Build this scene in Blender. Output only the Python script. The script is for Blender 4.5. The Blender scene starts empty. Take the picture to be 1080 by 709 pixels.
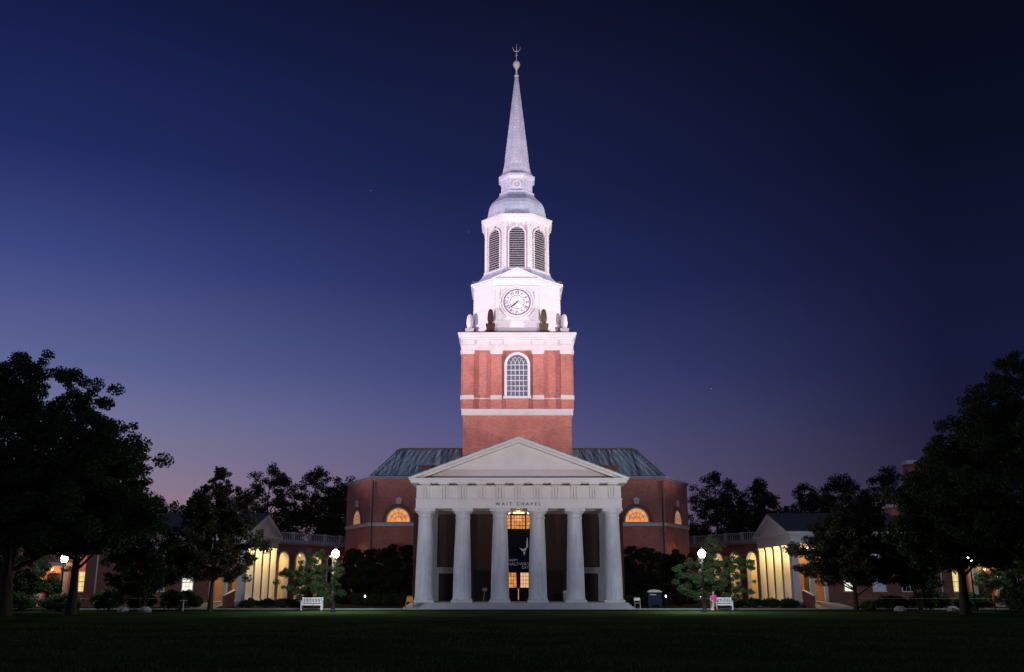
import bpy, bmesh, math, random
import numpy as np
from mathutils import Vector, Matrix
PI = math.pi
R = math.radians
C = bpy.context.scene.collection
sc = bpy.context.scene
G = -0.35                      # ground level

# ------------------------------------------------------------------ camera
cam = bpy.data.cameras.new('camera'); cam.lens = 33.33; cam.sensor_width = 36
cam.clip_start = 0.1; cam.clip_end = 6000
co = bpy.data.objects.new('camera', cam); C.objects.link(co)
co.location = (-0.55, 0, 1.6); co.rotation_euler = (R(90 + 14.6), 0, 0)
sc.camera = co

# ------------------------------------------------------------------ render
sc.view_settings.view_transform = 'Standard'
sc.view_settings.look = 'None'
sc.view_settings.exposure = 0.0
sc.view_settings.gamma = 1.0
sc.render.engine = 'CYCLES'
try:
    sc.cycles.use_denoising = True
    sc.cycles.denoiser = 'OPENIMAGEDENOISE'
    sc.cycles.max_bounces = 4
    sc.cycles.diffuse_bounces = 2
    sc.cycles.transmission_bounces = 4
    sc.cycles.sample_clamp_indirect = 3.0
except Exception:
    pass

def lin(c):
    return tuple(((x / 255) / 12.92 if x / 255 <= .04045 else ((x / 255 + .055) / 1.055) ** 2.4) for x in c)

# ------------------------------------------------------------------ world: dusk sky
world = bpy.data.worlds.new('World'); sc.world = world; world.use_nodes = True
nt = world.node_tree; nt.nodes.clear()
def N(t, **k):
    n = nt.nodes.new(t)
    for a, b in k.items(): setattr(n, a, b)
    return n
def math_n(op, a, b=None, clamp=False):
    n = N('ShaderNodeMath', operation=op); n.use_clamp = clamp
    for i, v in enumerate((a, b)):
        if v is None: continue
        if isinstance(v, (int, float)): n.inputs[i].default_value = v
        else: nt.links.new(v, n.inputs[i])
    return n.outputs[0]
tc = N('ShaderNodeTexCoord'); sep = N('ShaderNodeSeparateXYZ'); nt.links.new(tc.outputs['Generated'], sep.inputs[0])
X, Y, Z = sep.outputs
hl = math_n('SQRT', math_n('ADD', math_n('MULTIPLY', X, X), math_n('ADD', math_n('MULTIPLY', Y, Y), 1e-6)))
xn = math_n('DIVIDE', math_n('DIVIDE', X, hl), 0.47)
def ramp(stops):
    r = N('ShaderNodeValToRGB'); cr = r.color_ramp; cr.interpolation = 'LINEAR'
    while len(cr.elements) > 1: cr.elements.remove(cr.elements[-1])
    cr.elements[0].position = stops[0][0]; cr.elements[0].color = (*lin(stops[0][1]), 1)
    for p, c in stops[1:]:
        e = cr.elements.new(p); e.color = (*lin(c), 1)
    nt.links.new(Z, r.inputs[0]); return r.outputs[0]
L_ = ramp([(0, (184, 134, 118)), (.05, (168, 128, 128)), (.085, (150, 130, 146)), (.12, (134, 126, 154)), (.158, (118, 120, 160)), (.208, (95, 103, 154)), (.304, (62, 72, 132)), (.40, (34, 45, 100)), (.50, (22, 31, 76)), (.58, (13, 20, 54)), (1, (8, 10, 30))])
C_ = ramp([(0, (128, 104, 124)), (.07, (112, 98, 128)), (.11, (98, 92, 130)), (.158, (82, 84, 130)), (.208, (63, 69, 120)), (.304, (38, 46, 96)), (.40, (27, 34, 76)), (.58, (13, 17, 40)), (1, (7, 9, 24))])
R_ = ramp([(0, (50, 40, 56)), (.07, (41, 36, 55)), (.11, (35, 33, 57)), (.158, (28, 29, 58)), (.208, (23, 26, 57)), (.304, (18, 22, 50)), (.40, (12, 16, 38)), (.58, (5, 8, 19)), (1, (5, 7, 17))])
def mix(fac, a, b):
    m = N('ShaderNodeMix', data_type='RGBA')
    nt.links.new(fac, m.inputs[0]); nt.links.new(a, m.inputs[6]); nt.links.new(b, m.inputs[7]); return m.outputs[2]
def smooth(v, hi):
    m = N('ShaderNodeMapRange', interpolation_type='SMOOTHSTEP'); nt.links.new(v, m.inputs[0]); m.inputs[1].default_value = 0; m.inputs[2].default_value = hi
    return m.outputs[0]
sm_ = lambda sg, a, b: math_n('ADD', math_n('MULTIPLY', math_n('MULTIPLY', xn, sg, True), a), math_n('MULTIPLY', smooth(math_n('MULTIPLY', xn, sg), 1.1), b))
fl = sm_(-1, .6, .4); fr = sm_(1, .75, .35)
skyc = mix(fr, mix(fl, C_, L_), R_)
nz = N('ShaderNodeTexNoise'); nz.inputs['Scale'].default_value = 2.2; nz.inputs['Detail'].default_value = 5
mpn = N('ShaderNodeMapping'); mpn.inputs['Scale'].default_value = (1, 1, 4); nt.links.new(tc.outputs['Generated'], mpn.inputs[0]); nt.links.new(mpn.outputs[0], nz.inputs['Vector'])
vv = math_n('ADD', math_n('MULTIPLY', nz.outputs[0], .16), .92)
for d in ((-.1457, .9085, .3917), (-.0450, .9335, .3557), (.2053, .9593, .1937)):     # three faint stars
    n_ = Vector(d).normalized(); dt = N('ShaderNodeVectorMath', operation='DOT_PRODUCT'); nt.links.new(tc.outputs['Generated'], dt.inputs[0]); dt.inputs[1].default_value = n_
    vv = math_n('ADD', vv, math_n('MULTIPLY', math_n('GREATER_THAN', dt.outputs['Value'], math.cos(R(.035))), 3.0))
sk = N('ShaderNodeVectorMath', operation='SCALE'); nt.links.new(skyc, sk.inputs[0]); nt.links.new(vv, sk.inputs['Scale']); skyc = sk.outputs[0]
bg = N('ShaderNodeBackground'); bg.inputs[1].default_value = 0.93
ow = N('ShaderNodeOutputWorld')
nt.links.new(skyc, bg.inputs[0])
nt.links.new(bg.outputs[0], ow.inputs[0])

# ------------------------------------------------------------------ lamps
def point(name, loc, energy, color, radius=.1, parent=None):
    l = bpy.data.lights.new(name, 'POINT'); l.energy = energy; l.color = color; l.shadow_soft_size = radius
    o = bpy.data.objects.new(name, l); C.objects.link(o); o.location = loc
    if parent: o.parent = parent; o.location = Vector(loc) - parent.location
    return o
def spot(name, loc, target, energy, color, size, blend=.5, radius=.3, parent=None):
    l = bpy.data.lights.new(name, 'SPOT'); l.energy = energy; l.color = color; l.shadow_soft_size = radius
    l.spot_size = R(size); l.spot_blend = blend
    o = bpy.data.objects.new(name, l); C.objects.link(o)
    o.rotation_euler = (Vector(target) - Vector(loc)).to_track_quat('-Z', 'Y').to_euler()
    o.location = loc
    if parent: o.parent = parent; o.location = Vector(loc) - parent.location
    return o

sun = bpy.data.lights.new('afterglow', 'SUN'); sun.energy = .36; sun.angle = R(40); sun.color = (.50, .62, 1.0)
so = bpy.data.objects.new('afterglow', sun); C.objects.link(so); so.rotation_euler = (R(50), 0, R(18))   # soft twilight from behind the camera, upper right
E_TOWER, E_FRONT = 7200, 6500
WARM = (1.0, .62, .22)

# ------------------------------------------------------------------ materials
MATS = {}
class NB:
    def __init__(s, name):
        s.m = bpy.data.materials.new(name); s.m.use_nodes = True
        s.t = s.m.node_tree; s.b = s.t.nodes['Principled BSDF']; MATS[name] = s.m
    def n(s, t, **k):
        n = s.t.nodes.new(t)
        for a, b in k.items(): setattr(n, a, b)
        return n
    def l(s, a, b): s.t.links.new(a, b)
    def noise(s, scale, detail=4, vec=None, rough=.6):
        n = s.n('ShaderNodeTexNoise'); n.inputs['Scale'].default_value = scale
        n.inputs['Detail'].default_value = detail; n.inputs['Roughness'].default_value = rough
        if vec is None:
            g = s.n('ShaderNodeNewGeometry'); vec = g.outputs['Position']
        s.l(vec, n.inputs['Vector']); return n.outputs[0]
    def ramp(s, fac, stops):
        r = s.n('ShaderNodeValToRGB'); e = r.color_ramp.elements
        e[0].position, e[0].color = stops[0][0], (*stops[0][1], 1)
        e[1].position, e[1].color = stops[-1][0], (*stops[-1][1], 1)
        for p, c in stops[1:-1]:
            k = e.new(p); k.color = (*c, 1)
        s.l(fac, r.inputs[0]); return r.outputs[0]
    def bump(s, fac, strength=.3, dist=.02):
        b = s.n('ShaderNodeBump'); b.inputs['Strength'].default_value = strength; b.inputs['Distance'].default_value = dist
        s.l(fac, b.inputs['Height']); s.l(b.outputs[0], s.b.inputs['Normal'])
def sc3(c, k): return tuple(x * k for x in c)
def plain(name, col, rough=.6, var=.15, scale=1.2, metal=0, bump=.2, emit=None, es=0):
    b = NB(name)
    f = b.noise(scale, 6)
    c = b.ramp(f, [(.25, sc3(col, 1 - var)), (.5, col), (.75, sc3(col, 1 + var * .6))])
    b.l(c, b.b.inputs['Base Color']); b.b.inputs['Roughness'].default_value = rough
    b.b.inputs['Metallic'].default_value = metal
    if max(col) < .06: b.b.inputs['Specular IOR Level'].default_value = .12
    if bump: b.bump(b.noise(scale * 9, 5), bump, .01)
    if emit:
        b.b.inputs['Emission Color'].default_value = (*emit, 1); b.b.inputs['Emission Strength'].default_value = es
    return b.m
def wallvec(b):
    g = b.n('ShaderNodeNewGeometry')
    cr = b.n('ShaderNodeVectorMath', operation='CROSS_PRODUCT'); cr.inputs[0].default_value = (0, 0, 1); b.l(g.outputs['True Normal'], cr.inputs[1])
    nr = b.n('ShaderNodeVectorMath', operation='NORMALIZE'); b.l(cr.outputs[0], nr.inputs[0])
    dt = b.n('ShaderNodeVectorMath', operation='DOT_PRODUCT'); b.l(nr.outputs[0], dt.inputs[0]); b.l(g.outputs['Position'], dt.inputs[1])
    sp = b.n('ShaderNodeSeparateXYZ'); b.l(g.outputs['Position'], sp.inputs[0])
    cm = b.n('ShaderNodeCombineXYZ'); b.l(dt.outputs['Value'], cm.inputs[0]); b.l(sp.outputs[2], cm.inputs[1])
    return cm.outputs[0]
def brick(name, c1, c2, mortar):
    b = NB(name); v = wallvec(b)
    t = b.n('ShaderNodeTexBrick'); b.l(v, t.inputs['Vector'])
    t.inputs['Scale'].default_value = 1; t.inputs['Brick Width'].default_value = .215; t.inputs['Row Height'].default_value = .075
    t.inputs['Mortar Size'].default_value = .006; t.inputs['Color1'].default_value = (*c1, 1); t.inputs['Color2'].default_value = (*c2, 1); t.inputs['Mortar'].default_value = (*mortar, 1)
    st = b.ramp(b.noise(.55, 7), [(.25, (.72, .70, .70)), (.55, (1, 1, 1)), (.8, (1.2, 1.14, 1.1))])
    m = b.n('ShaderNodeMix', data_type='RGBA', blend_type='MULTIPLY'); m.inputs[0].default_value = 1
    b.l(t.outputs[0], m.inputs[6]); b.l(st, m.inputs[7])
    mp = b.n('ShaderNodeMapping'); mp.inputs['Scale'].default_value = (1.3, 6, 1); b.l(v, mp.inputs[0])
    st2 = b.ramp(b.noise(1.5, 5, mp.outputs[0]), [(.3, (.78, .75, .75)), (.6, (1.06, 1.05, 1.05))])
    m2 = b.n('ShaderNodeMix', data_type='RGBA', blend_type='MULTIPLY'); m2.inputs[0].default_value = 1
    b.l(m.outputs[2], m2.inputs[6]); b.l(st2, m2.inputs[7])
    b.l(m2.outputs[2], b.b.inputs['Base Color']); b.b.inputs['Roughness'].default_value = .85
    b.bump(t.outputs['Fac'], -.3, .006)
    return b.m
brick('red_brick', (.50, .155, .115), (.37, .105, .08), (.48, .34, .29))
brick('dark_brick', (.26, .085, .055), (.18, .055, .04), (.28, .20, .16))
brick('shaded_brick', (.05, .022, .015), (.035, .015, .011), (.055, .04, .033))  # red brick with the portico shade put into its colour
plain('white_paint', (.66, .635, .645), .5, .10, .7)
plain('white_stone', (.58, .55, .54), .7, .14, .9)
def streaked(name, col):
    b = NB(name)
    g = b.n('ShaderNodeNewGeometry'); mp = b.n('ShaderNodeMapping'); mp.inputs['Scale'].default_value = (2.2, 2.2, .22); b.l(g.outputs['Position'], mp.inputs[0])
    c1 = b.ramp(b.noise(1.6, 7, mp.outputs[0], .7), [(.3, sc3(col, .72)), (.5, sc3(col, .97)), (.75, sc3(col, 1.05))])
    c2 = b.ramp(b.noise(.7, 6), [(.3, (.84, .83, .80)), (.6, (1, 1, 1))])
    m = b.n('ShaderNodeMix', data_type='RGBA', blend_type='MULTIPLY'); m.inputs[0].default_value = 1
    b.l(c1, m.inputs[6]); b.l(c2, m.inputs[7]); b.l(m.outputs[2], b.b.inputs['Base Color']); b.b.inputs['Roughness'].default_value = .6
    b.bump(b.noise(14, 5), .2, .01)
streaked('column_paint', (.66, .65, .70))
plain('grey_lead', (.46, .52, .62), .5, .25, 1.1)
plain('dark_lead', (.06, .055, .06), .6, .3, 1.5)
plain('dimmed_white', (.28, .27, .30), .8, .2, 1.0)  # white trim paint darkened in the colour where little light falls
plain('plaster', (.52, .42, .27), .8, .12, .8)
plain('unlit_urn_brown', (.05, .022, .018), .8, .5, 3.0, bump=.6)  # left front urn: brown copy of the white urns, unlit look put into colour
plain('unlit_urn_olive', (.06, .045, .018), .8, .5, 3.0, bump=.6)  # right front urn: olive copy, unlit look put into colour
plain('black_metal', (.012, .012, .013), .4, .3, 6)
plain('dark_wood', (.022, .012, .009), .5, .3, 3)
plain('slate', (.06, .062, .07), .6, .3, 1.4)
plain('granite', (.36, .36, .38), .7, .15, 2.5)
plain('concrete', (.30, .30, .28), .85, .25, .8)
plain('mulch', (.030, .022, .014), .95, .5, 3)
plain('bark', (.045, .034, .026), .9, .4, 5, bump=.8)
plain('orange_paint', (.55, .17, .035), .6, .3, 4)
plain('navy_fabric', (.006, .010, .028), .8, .3, 2)
plain('letter_shadow', (.05, .045, .06), .8, .1, 3)
plain('clock_face', (.76, .74, .80), .4, .05, 2)
plain('clock_black', (.03, .025, .035), .5, .1, 4)
plain('clock_grey', (.16, .13, .17), .5, .1, 4)
plain('louvre_paint', (.50, .48, .50), .6, .2, 2)
plain('louvre_dark', (.025, .025, .03), .9, .2, 2)
plain('sash_glass', (.02, .024, .035), .12, .2, 2, bump=0)
plain('beige_plastic', (.50, .47, .38), .5, .1, 3)
plain('blue_plastic', (.010, .013, .035), .5, .3, 3)
plain('magenta_cloth', (.55, .03, .22), .8, .2, 9)
plain('skin', (.48, .27, .19), .6, .08, 6)
plain('dark_hair', (.03, .012, .010), .6, .3, 12)
plain('denim', (.14, .16, .20), .8, .2, 9)
plain('boulder', (.38, .36, .33), .9, .3, 3, bump=.8)
plain('logo_white', (.60, .64, .74), .8, .1, 5, emit=(.5, .6, .85), es=.035)
def patina():
    b = NB('patina_copper'); v = wallvec(b)
    mp = b.n('ShaderNodeMapping'); mp.inputs['Scale'].default_value = (1.5, .06, 1); b.l(v, mp.inputs[0])
    f = b.noise(1.5, 6, mp.outputs[0], .75)
    c = b.ramp(f, [(.36, (.03, .05, .09)), (.45, (.10, .18, .26)), (.53, (.27, .42, .46)), (.64, (.48, .66, .64))])
    b.l(c, b.b.inputs['Base Color']); b.b.inputs['Roughness'].default_value = .55; b.bump(b.noise(3, 4), .3, .02)
patina()
def shingle():
    b = NB('spire_copper')
    g = b.n('ShaderNodeNewGeometry'); sp = b.n('ShaderNodeSeparateXYZ'); b.l(g.outputs['Position'], sp.inputs[0])
    v = wallvec(b)
    t = b.n('ShaderNodeTexBrick'); b.l(v, t.inputs['Vector']); t.inputs['Scale'].default_value = 1
    t.inputs['Brick Width'].default_value = .45; t.inputs['Row Height'].default_value = .42; t.inputs['Mortar Size'].default_value = .035
    t.inputs['Color1'].default_value = (.58, .62, .72, 1); t.inputs['Color2'].default_value = (.52, .56, .67, 1); t.inputs['Mortar'].default_value = (.47, .48, .57, 1)
    st = b.ramp(b.noise(.8, 6), [(.3, (.8, .8, .82)), (.7, (1.1, 1.08, 1.1))])
    m = b.n('ShaderNodeMix', data_type='RGBA', blend_type='MULTIPLY'); m.inputs[0].default_value = 1
    b.l(t.outputs[0], m.inputs[6]); b.l(st, m.inputs[7]); b.l(m.outputs[2], b.b.inputs['Base Color'])
    b.b.inputs['Roughness'].default_value = .5; b.bump(t.outputs['Fac'], -.4, .015)
shingle()
def leaf(name, c1, c2, tr=.25):
    b = NB(name)
    f = b.noise(1.3, 3)
    c = b.ramp(f, [(.3, c1), (.7, c2)])
    b.l(c, b.b.inputs['Base Color']); b.b.inputs['Roughness'].default_value = .65; b.b.inputs['Specular IOR Level'].default_value = .15
    t = b.n('ShaderNodeBsdfTranslucent'); b.l(c, t.inputs[0])
    mx = b.n('ShaderNodeMixShader'); mx.inputs[0].default_value = tr
    b.l(b.b.outputs[0], mx.inputs[1]); b.l(t.outputs[0], mx.inputs[2])
    b.l(mx.outputs[0], b.t.nodes['Material Output'].inputs[0])
leaf('leaf_dark', (.018, .03, .012), (.045, .065, .022))
leaf('leaf_green', (.055, .095, .035), (.12, .18, .07))
leaf('leaf_russet', (.030, .030, .016), (.055, .045, .026))
leaf('leaf_hedge', (.022, .045, .015), (.05, .09, .03))
leaf('blade', (.030, .055, .014), (.085, .110, .035), .3)
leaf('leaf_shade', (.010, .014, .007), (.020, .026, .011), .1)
leaf('leaf_far', (.018, .028, .012), (.035, .05, .018))
def grass():
    b = NB('grass')
    f = b.noise(.22, 8, rough=.7)
    c = b.ramp(f, [(.3, (.015, .024, .009)), (.5, (.028, .042, .016)), (.72, (.050, .064, .028))])
    f2 = b.noise(9, 4)
    c2 = b.ramp(f2, [(.3, (.6, .6, .6)), (.7, (1.35, 1.35, 1.3))])
    m = b.n('ShaderNodeMix', data_type='RGBA', blend_type='MULTIPLY'); m.inputs[0].default_value = 1
    b.l(c, m.inputs[6]); b.l(c2, m.inputs[7]); b.l(m.outputs[2], b.b.inputs['Base Color'])
    b.b.inputs['Roughness'].default_value = 1; b.b.inputs['Specular IOR Level'].default_value = 0
    b.bump(b.noise(30, 4), .8, .06)
grass()
def lit(name, c1, c2, st, scale=2.5):
    b = NB(name)
    f = b.noise(scale, 3)
    c = b.ramp(f, [(.3, c1), (.7, c2)])
    b.b.inputs['Base Color'].default_value = (.05, .04, .03, 1)
    b.l(c, b.b.inputs['Emission Color']); b.b.inputs['Emission Strength'].default_value = st
    b.b.inputs['Roughness'].default_value = .2
lit('lit_amber', (.62, .14, .012), (1.0, .48, .13), .85, 3.5)
lit('lit_lunette', (.80, .20, .05), (1.0, .50, .18), .85, 1.6)
lit('lit_lunette_dim', (1.0, .42, .20), (.9, .45, .26), .45)
lit('lit_peach', (1.0, .42, .20), (1.0, .66, .36), .85, 5)
lit('lit_yellow', (1.0, .70, .16), (1.0, .80, .30), .95)
lit('lit_white', (.95, .95, .75), (1.0, 1.0, .82), 1.1)
lit('lit_blue', (.08, .09, .16), (.16, .17, .28), .7)
lit('tower_pane', (.10, .12, .26), (.36, .40, .60), .45, 3)
lit('lamp_glow', (.92, .98, 1.0), (.92, .98, 1.0), 26)
lit('ceiling_glow', (1.0, .68, .28), (1.0, .72, .34), 2.2)
lit('white_glow', (1.0, .90, .80), (1.0, .92, .85), 3.5)
lit('garden_glow', (1.0, .90, .70), (1.0, .92, .75), 6)

# ------------------------------------------------------------------ mesh builder
class MB:
    def __init__(s): s.v, s.f, s.sm = [], [], []; s.x = None
    def frame(s, o, u, n):      # local (u, d, z) -> world
        o = Vector(o); u = Vector(u).normalized(); n = Vector(n).normalized()
        s.x = lambda p: tuple(o + u * p[0] + n * p[1] + Vector((0, 0, p[2]))); return s
    def add(s, vs, fs, smooth=False):
        k = len(s.v); s.v += [s.x(p) if s.x else tuple(p) for p in vs]
        for f in fs: s.f.append([i + k for i in f]); s.sm.append(smooth)
        return s
    def box(s, x0, x1, y0, y1, z0, z1):
        vs = [(x, y, z) for z in (z0, z1) for x, y in ((x0, y0), (x1, y0), (x1, y1), (x0, y1))]
        return s.add(vs, [(0, 3, 2, 1), (4, 5, 6, 7), (0, 1, 5, 4), (1, 2, 6, 5), (2, 3, 7, 6), (3, 0, 4, 7)])
    def loft(s, rings, cap=True, smooth=False):
        n = len(rings[0]); vs = [p for r in rings for p in r]; fs = []
        s.add(vs, [(i * n + j, i * n + (j + 1) % n, (i + 1) * n + (j + 1) % n, (i + 1) * n + j) for i in range(len(rings) - 1) for j in range(n)], smooth)
        if cap:
            s.add(rings[0], [tuple(range(n))[::-1]]); s.add(rings[-1], [tuple(range(n))])
        return s
    def prism(s, poly, z0, z1): return s.loft([[(x, y, z0) for x, y in poly], [(x, y, z1) for x, y in poly]])
    def extr(s, pts, vec):
        return s.loft([[tuple(p) for p in pts], [tuple(Vector(p) + Vector(vec)) for p in pts]])
    def lathe(s, prof, c=(0, 0), n=24, rot=0, smooth=True):
        return s.loft([[(c[0] + r * math.cos(rot + 2 * PI * j / n), c[1] + r * math.sin(rot + 2 * PI * j / n), z) for j in range(n)] for r, z in prof], True, smooth)
    def tube(s, pts, rad, n=8, smooth=True):
        pts = [Vector(p) for p in pts]
        if not hasattr(rad, '__len__'): rad = [rad] * len(pts)
        rings = []
        for i, p in enumerate(pts):
            d = (pts[min(i + 1, len(pts) - 1)] - pts[max(i - 1, 0)]).normalized()
            a = d.orthogonal().normalized() if abs(d.z) > .9 else d.cross(Vector((0, 0, 1))).normalized()
            if abs(d.z) > .9: a = (Vector((1, 0, 0)) - d * d.x).normalized()
            b = d.cross(a)
            rings.append([tuple(p + (a * math.cos(2 * PI * j / n) + b * math.sin(2 * PI * j / n)) * rad[i]) for j in range(n)])
        return s.loft(rings, True, smooth)
    def build(s, name, mat, parent=None, loc=None):
        me = bpy.data.meshes.new(name)
        off = Vector(parent['_o']) if parent is not None and '_o' in parent else Vector((0, 0, 0))
        if loc is not None: off = Vector(loc)
        me.from_pydata([tuple(Vector(p) - off) for p in s.v], [], s.f); me.update()
        bm = bmesh.new(); bm.from_mesh(me); bmesh.ops.recalc_face_normals(bm, faces=bm.faces); bm.to_mesh(me); bm.free()
        me.polygons.foreach_set('use_smooth', s.sm)
        me.materials.append(MATS[mat] if isinstance(mat, str) else mat)
        o = bpy.data.objects.new(name, me); C.objects.link(o)
        if parent is not None: o.parent = parent; o['_o'] = tuple(off)
        elif loc is not None: o.location = loc
        if parent is None: o['_o'] = tuple(off)
        return o
def tag(o, label=None, cat=None, group=None, kind=None):
    for k, v in (('label', label), ('category', cat), ('group', group), ('kind', kind)):
        if v: o[k] = v
    return o
def thing(name, loc, label, cat, group=None):
    o = bpy.data.objects.new(name, None); C.objects.link(o); o.location = loc; o['_o'] = tuple(loc); o.empty_display_size = .3
    return tag(o, label, cat, group)
def kids(o): return [c for c in bpy.data.objects if c.parent == o]
def dup(o, loc=None, parent=None, rz=None):
    ch = kids(o); c = o.copy(); C.objects.link(c)
    if parent: c.parent = parent
    if loc is not None: c.location = loc
    if rz is not None: c.rotation_euler = (0, 0, rz)
    for k in ch: dup(k, None, c)
    return c
def structure(o): return tag(o, kind='structure')

def text_mesh(txt, size, o, u, n, name, mat, parent, extrude=.02, rot=0, spacing=1.0, align='CENTER', tilt=0):
    """writing standing in the plane spanned by u and world z, facing n"""
    cu = bpy.data.curves.new(name, 'FONT'); cu.body = txt; cu.size = size; cu.extrude = extrude
    cu.align_x = align; cu.align_y = 'CENTER'; cu.space_character = spacing; cu.resolution_u = 3
    ob = bpy.data.objects.new('tmp', cu); C.objects.link(ob)
    dg = bpy.context.evaluated_depsgraph_get(); me = bpy.data.meshes.new_from_object(ob.evaluated_get(dg))
    bpy.data.objects.remove(ob)
    u = Vector(u).normalized(); n = Vector(n).normalized(); z = Vector((0, 0, 1))
    ca, sa = math.cos(rot), math.sin(rot)
    off = Vector(parent['_o']) if parent is not None else Vector((0, 0, 0))
    for v in me.vertices:
        x, y, d = v.co
        v.co = Vector(o) + u * (x * ca - y * sa) + z * (x * sa + y * ca) + n * d - off
    return me
def mesh_obj(me, name, mat, parent):
    me.materials.clear(); me.materials.append(MATS[mat])
    ob = bpy.data.objects.new(name, me); C.objects.link(ob); ob.parent = parent; ob['_o'] = parent['_o']; return ob

# arches ---------------------------------------------------------------
def arch_pts(w, z0, spring, rise, n=14):
    pts = [(-w, z0), (w, z0)]
    for i in range(n + 1):
        a = PI * i / n; pts.append((w * math.cos(a), spring + rise * math.sin(a)))
    return pts
def arch_plate(mb, u0, d0, d1, w, z0, spring, rise, n=14):
    mb.loft([[(u0 + a, d, z) for a, z in arch_pts(w, z0, spring, rise, n)] for d in (d0, d1)])
def arch_band(mb, u0, d0, d1, w, t, z0, spring, rise, n=14, legs=True):
    """band of thickness t round an arched opening"""
    q = []
    if legs: q.append(((-w, z0), (-w - t, z0)))
    for i in range(n + 1):
        a = PI - PI * i / n
        q.append(((w * math.cos(a), spring + rise * math.sin(a)), ((w + t) * math.cos(a), spring + (rise + t) * math.sin(a))))
    if legs: q.append(((w, z0), (w + t, z0)))
    for (a, b), (c, d) in zip(q[:-1], q[1:]):
        mb.loft([[(u0 + p[0], dd, p[1]) for p in (a, b, d, c)] for dd in (d0, d1)])
def arch_wall(mb, u0, u1, z0, z1, d0, d1, uc, w, spring, rise, n=12):
    """a wall bay with one real arched opening"""
    mb.box(u0, uc - w, d0, d1, z0, z1); mb.box(uc + w, u1, d0, d1, z0, z1)
    for i in range(n):
        a, b = PI - PI * i / n, PI - PI * (i + 1) / n
        p = (uc + w * math.cos(a), spring + rise * math.sin(a)); q = (uc + w * math.cos(b), spring + rise * math.sin(b))
        mb.loft([[(x, d, z) for x, z in (p, q, (q[0], z1), (p[0], z1))] for d in (d0, d1)])

# ================================================================== GROUND
structure(MB().add([(-900, -60, G), (900, -60, G), (900, 1500, G), (-900, 1500, G)], [(0, 1, 2, 3)]).build('lawn', 'grass'))
structure(MB().add([(-70, 75.2, G + .004), (70, 75.2, G + .004), (70, 78.4, G + .004), (-70, 78.4, G + .004)], [(0, 1, 2, 3)]).build('path', 'concrete'))
structure(MB().box(-70, 70, 75.05, 75.2, G - .1, G + .05).build('path_edging', 'granite'))
for s in (-1, 1):
    xs = sorted((s * 9.3, s * 70))
    structure(MB().add([(xs[0], 78.6, G + .008), (xs[1], 78.6, G + .008), (xs[1], 120, G + .008), (xs[0], 120, G + .008)], [(0, 1, 2, 3)]).build('planting_bed', 'mulch'))
    w0, w1 = sorted((s * 23.6, s * 26.2))
    structure(MB().loft([[(w0, 78.4, G), (w1 + .6 * s, 78.4, G), (w1, 81.2, G), (w0, 81.2, G)], [(w0, 78.4, G + .02), (w1 + .6 * s, 78.4, G + .02), (w1, 81.2, G + .42), (w0, 81.2, G + .42)]]).build('entrance_path', 'concrete'))

# ================================================================== CHAPEL
AX, AY = 0.0, 102.8
ch = thing('chapel', (0, 84, G), 'tall red brick chapel with six white columns and a floodlit white clock tower and spire', 'chapel')

# --- auditorium body
body = [(-14.6, 95), (14.6, 95), (18.1, 102), (18.1, 121), (14.6, 128), (-14.6, 128), (-18.1, 121), (-18.1, 102)]
def grow(poly, d):
    c = Vector((0, 111.5)); out = []
    n = len(poly)
    for i in range(n):
        a, b, e = Vector(poly[i - 1]), Vector(poly[i]), Vector(poly[(i + 1) % n])
        n1 = Vector(((b - a).y, -(b - a).x)).normalized(); n2 = Vector(((e - b).y, -(e - b).x)).normalized()
        m = (n1 + n2).normalized(); out.append(tuple(b + m * d / max(.3, m.dot(n1))))
    return out
MB().prism(body, G, 11.72).build('auditorium_wall', 'red_brick', ch)
MB().prism(grow(body, .09), 7.02, 7.27).prism(grow(body, .14), 7.27, 7.34).build('belt_course', 'white_stone', ch)
MB().prism(grow(body, .08), 11.58, 11.74).prism(grow(body, .22), 11.74, 11.9).build('eaves_cornice', 'dimmed_white', ch)
MB().prism(grow(body, .14), G, .35).build('stone_base', 'granite', ch)
lower = [(-14.2, 94.72), (14.2, 94.72), (14.9, 95.6), (14.8, 124), (8, 127.6), (-8, 127.6), (-14.8, 124), (-14.9, 95.6)]
MB().prism(grow(body, -.2), 11.7, 11.93).build('flat_roof', 'dark_lead', ch)
upper = [(-12.4, 101.8), (12.4, 101.8), (13.2, 103.6), (12.6, 118), (6.2, 122), (-6.2, 122), (-12.6, 118), (-13.2, 103.6)]
rf = MB().loft([[(x, y, 11.935) for x, y in lower], [(x, y, 15.5) for x, y in upper]]).build('roof', 'patina_copper', ch)
rb = MB()
for i in range(8):
    a0, a1 = Vector((*lower[i], 11.93)), Vector((*lower[(i + 1) % 8], 11.93))
    b0, b1 = Vector((*upper[i], 15.5)), Vector((*upper[(i + 1) % 8], 15.5))
    if (a0 - a1).length < .5 or min(a0.y, a1.y) > 125: continue
    n = max(4, int((a1 - a0).length / .62))
    for k in range(n + 1):
        t = k / n; rb.tube([a0.lerp(a1, t) + Vector((0, 0, .02)), b0.lerp(b1, t) + Vector((0, 0, .03))], .035, 4, False)
rb.build('standing_seam', 'patina_copper', rf)
MB().prism(grow(upper, .08), 15.48, 15.66).build('roof_edge', 'dark_lead', rf)

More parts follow.
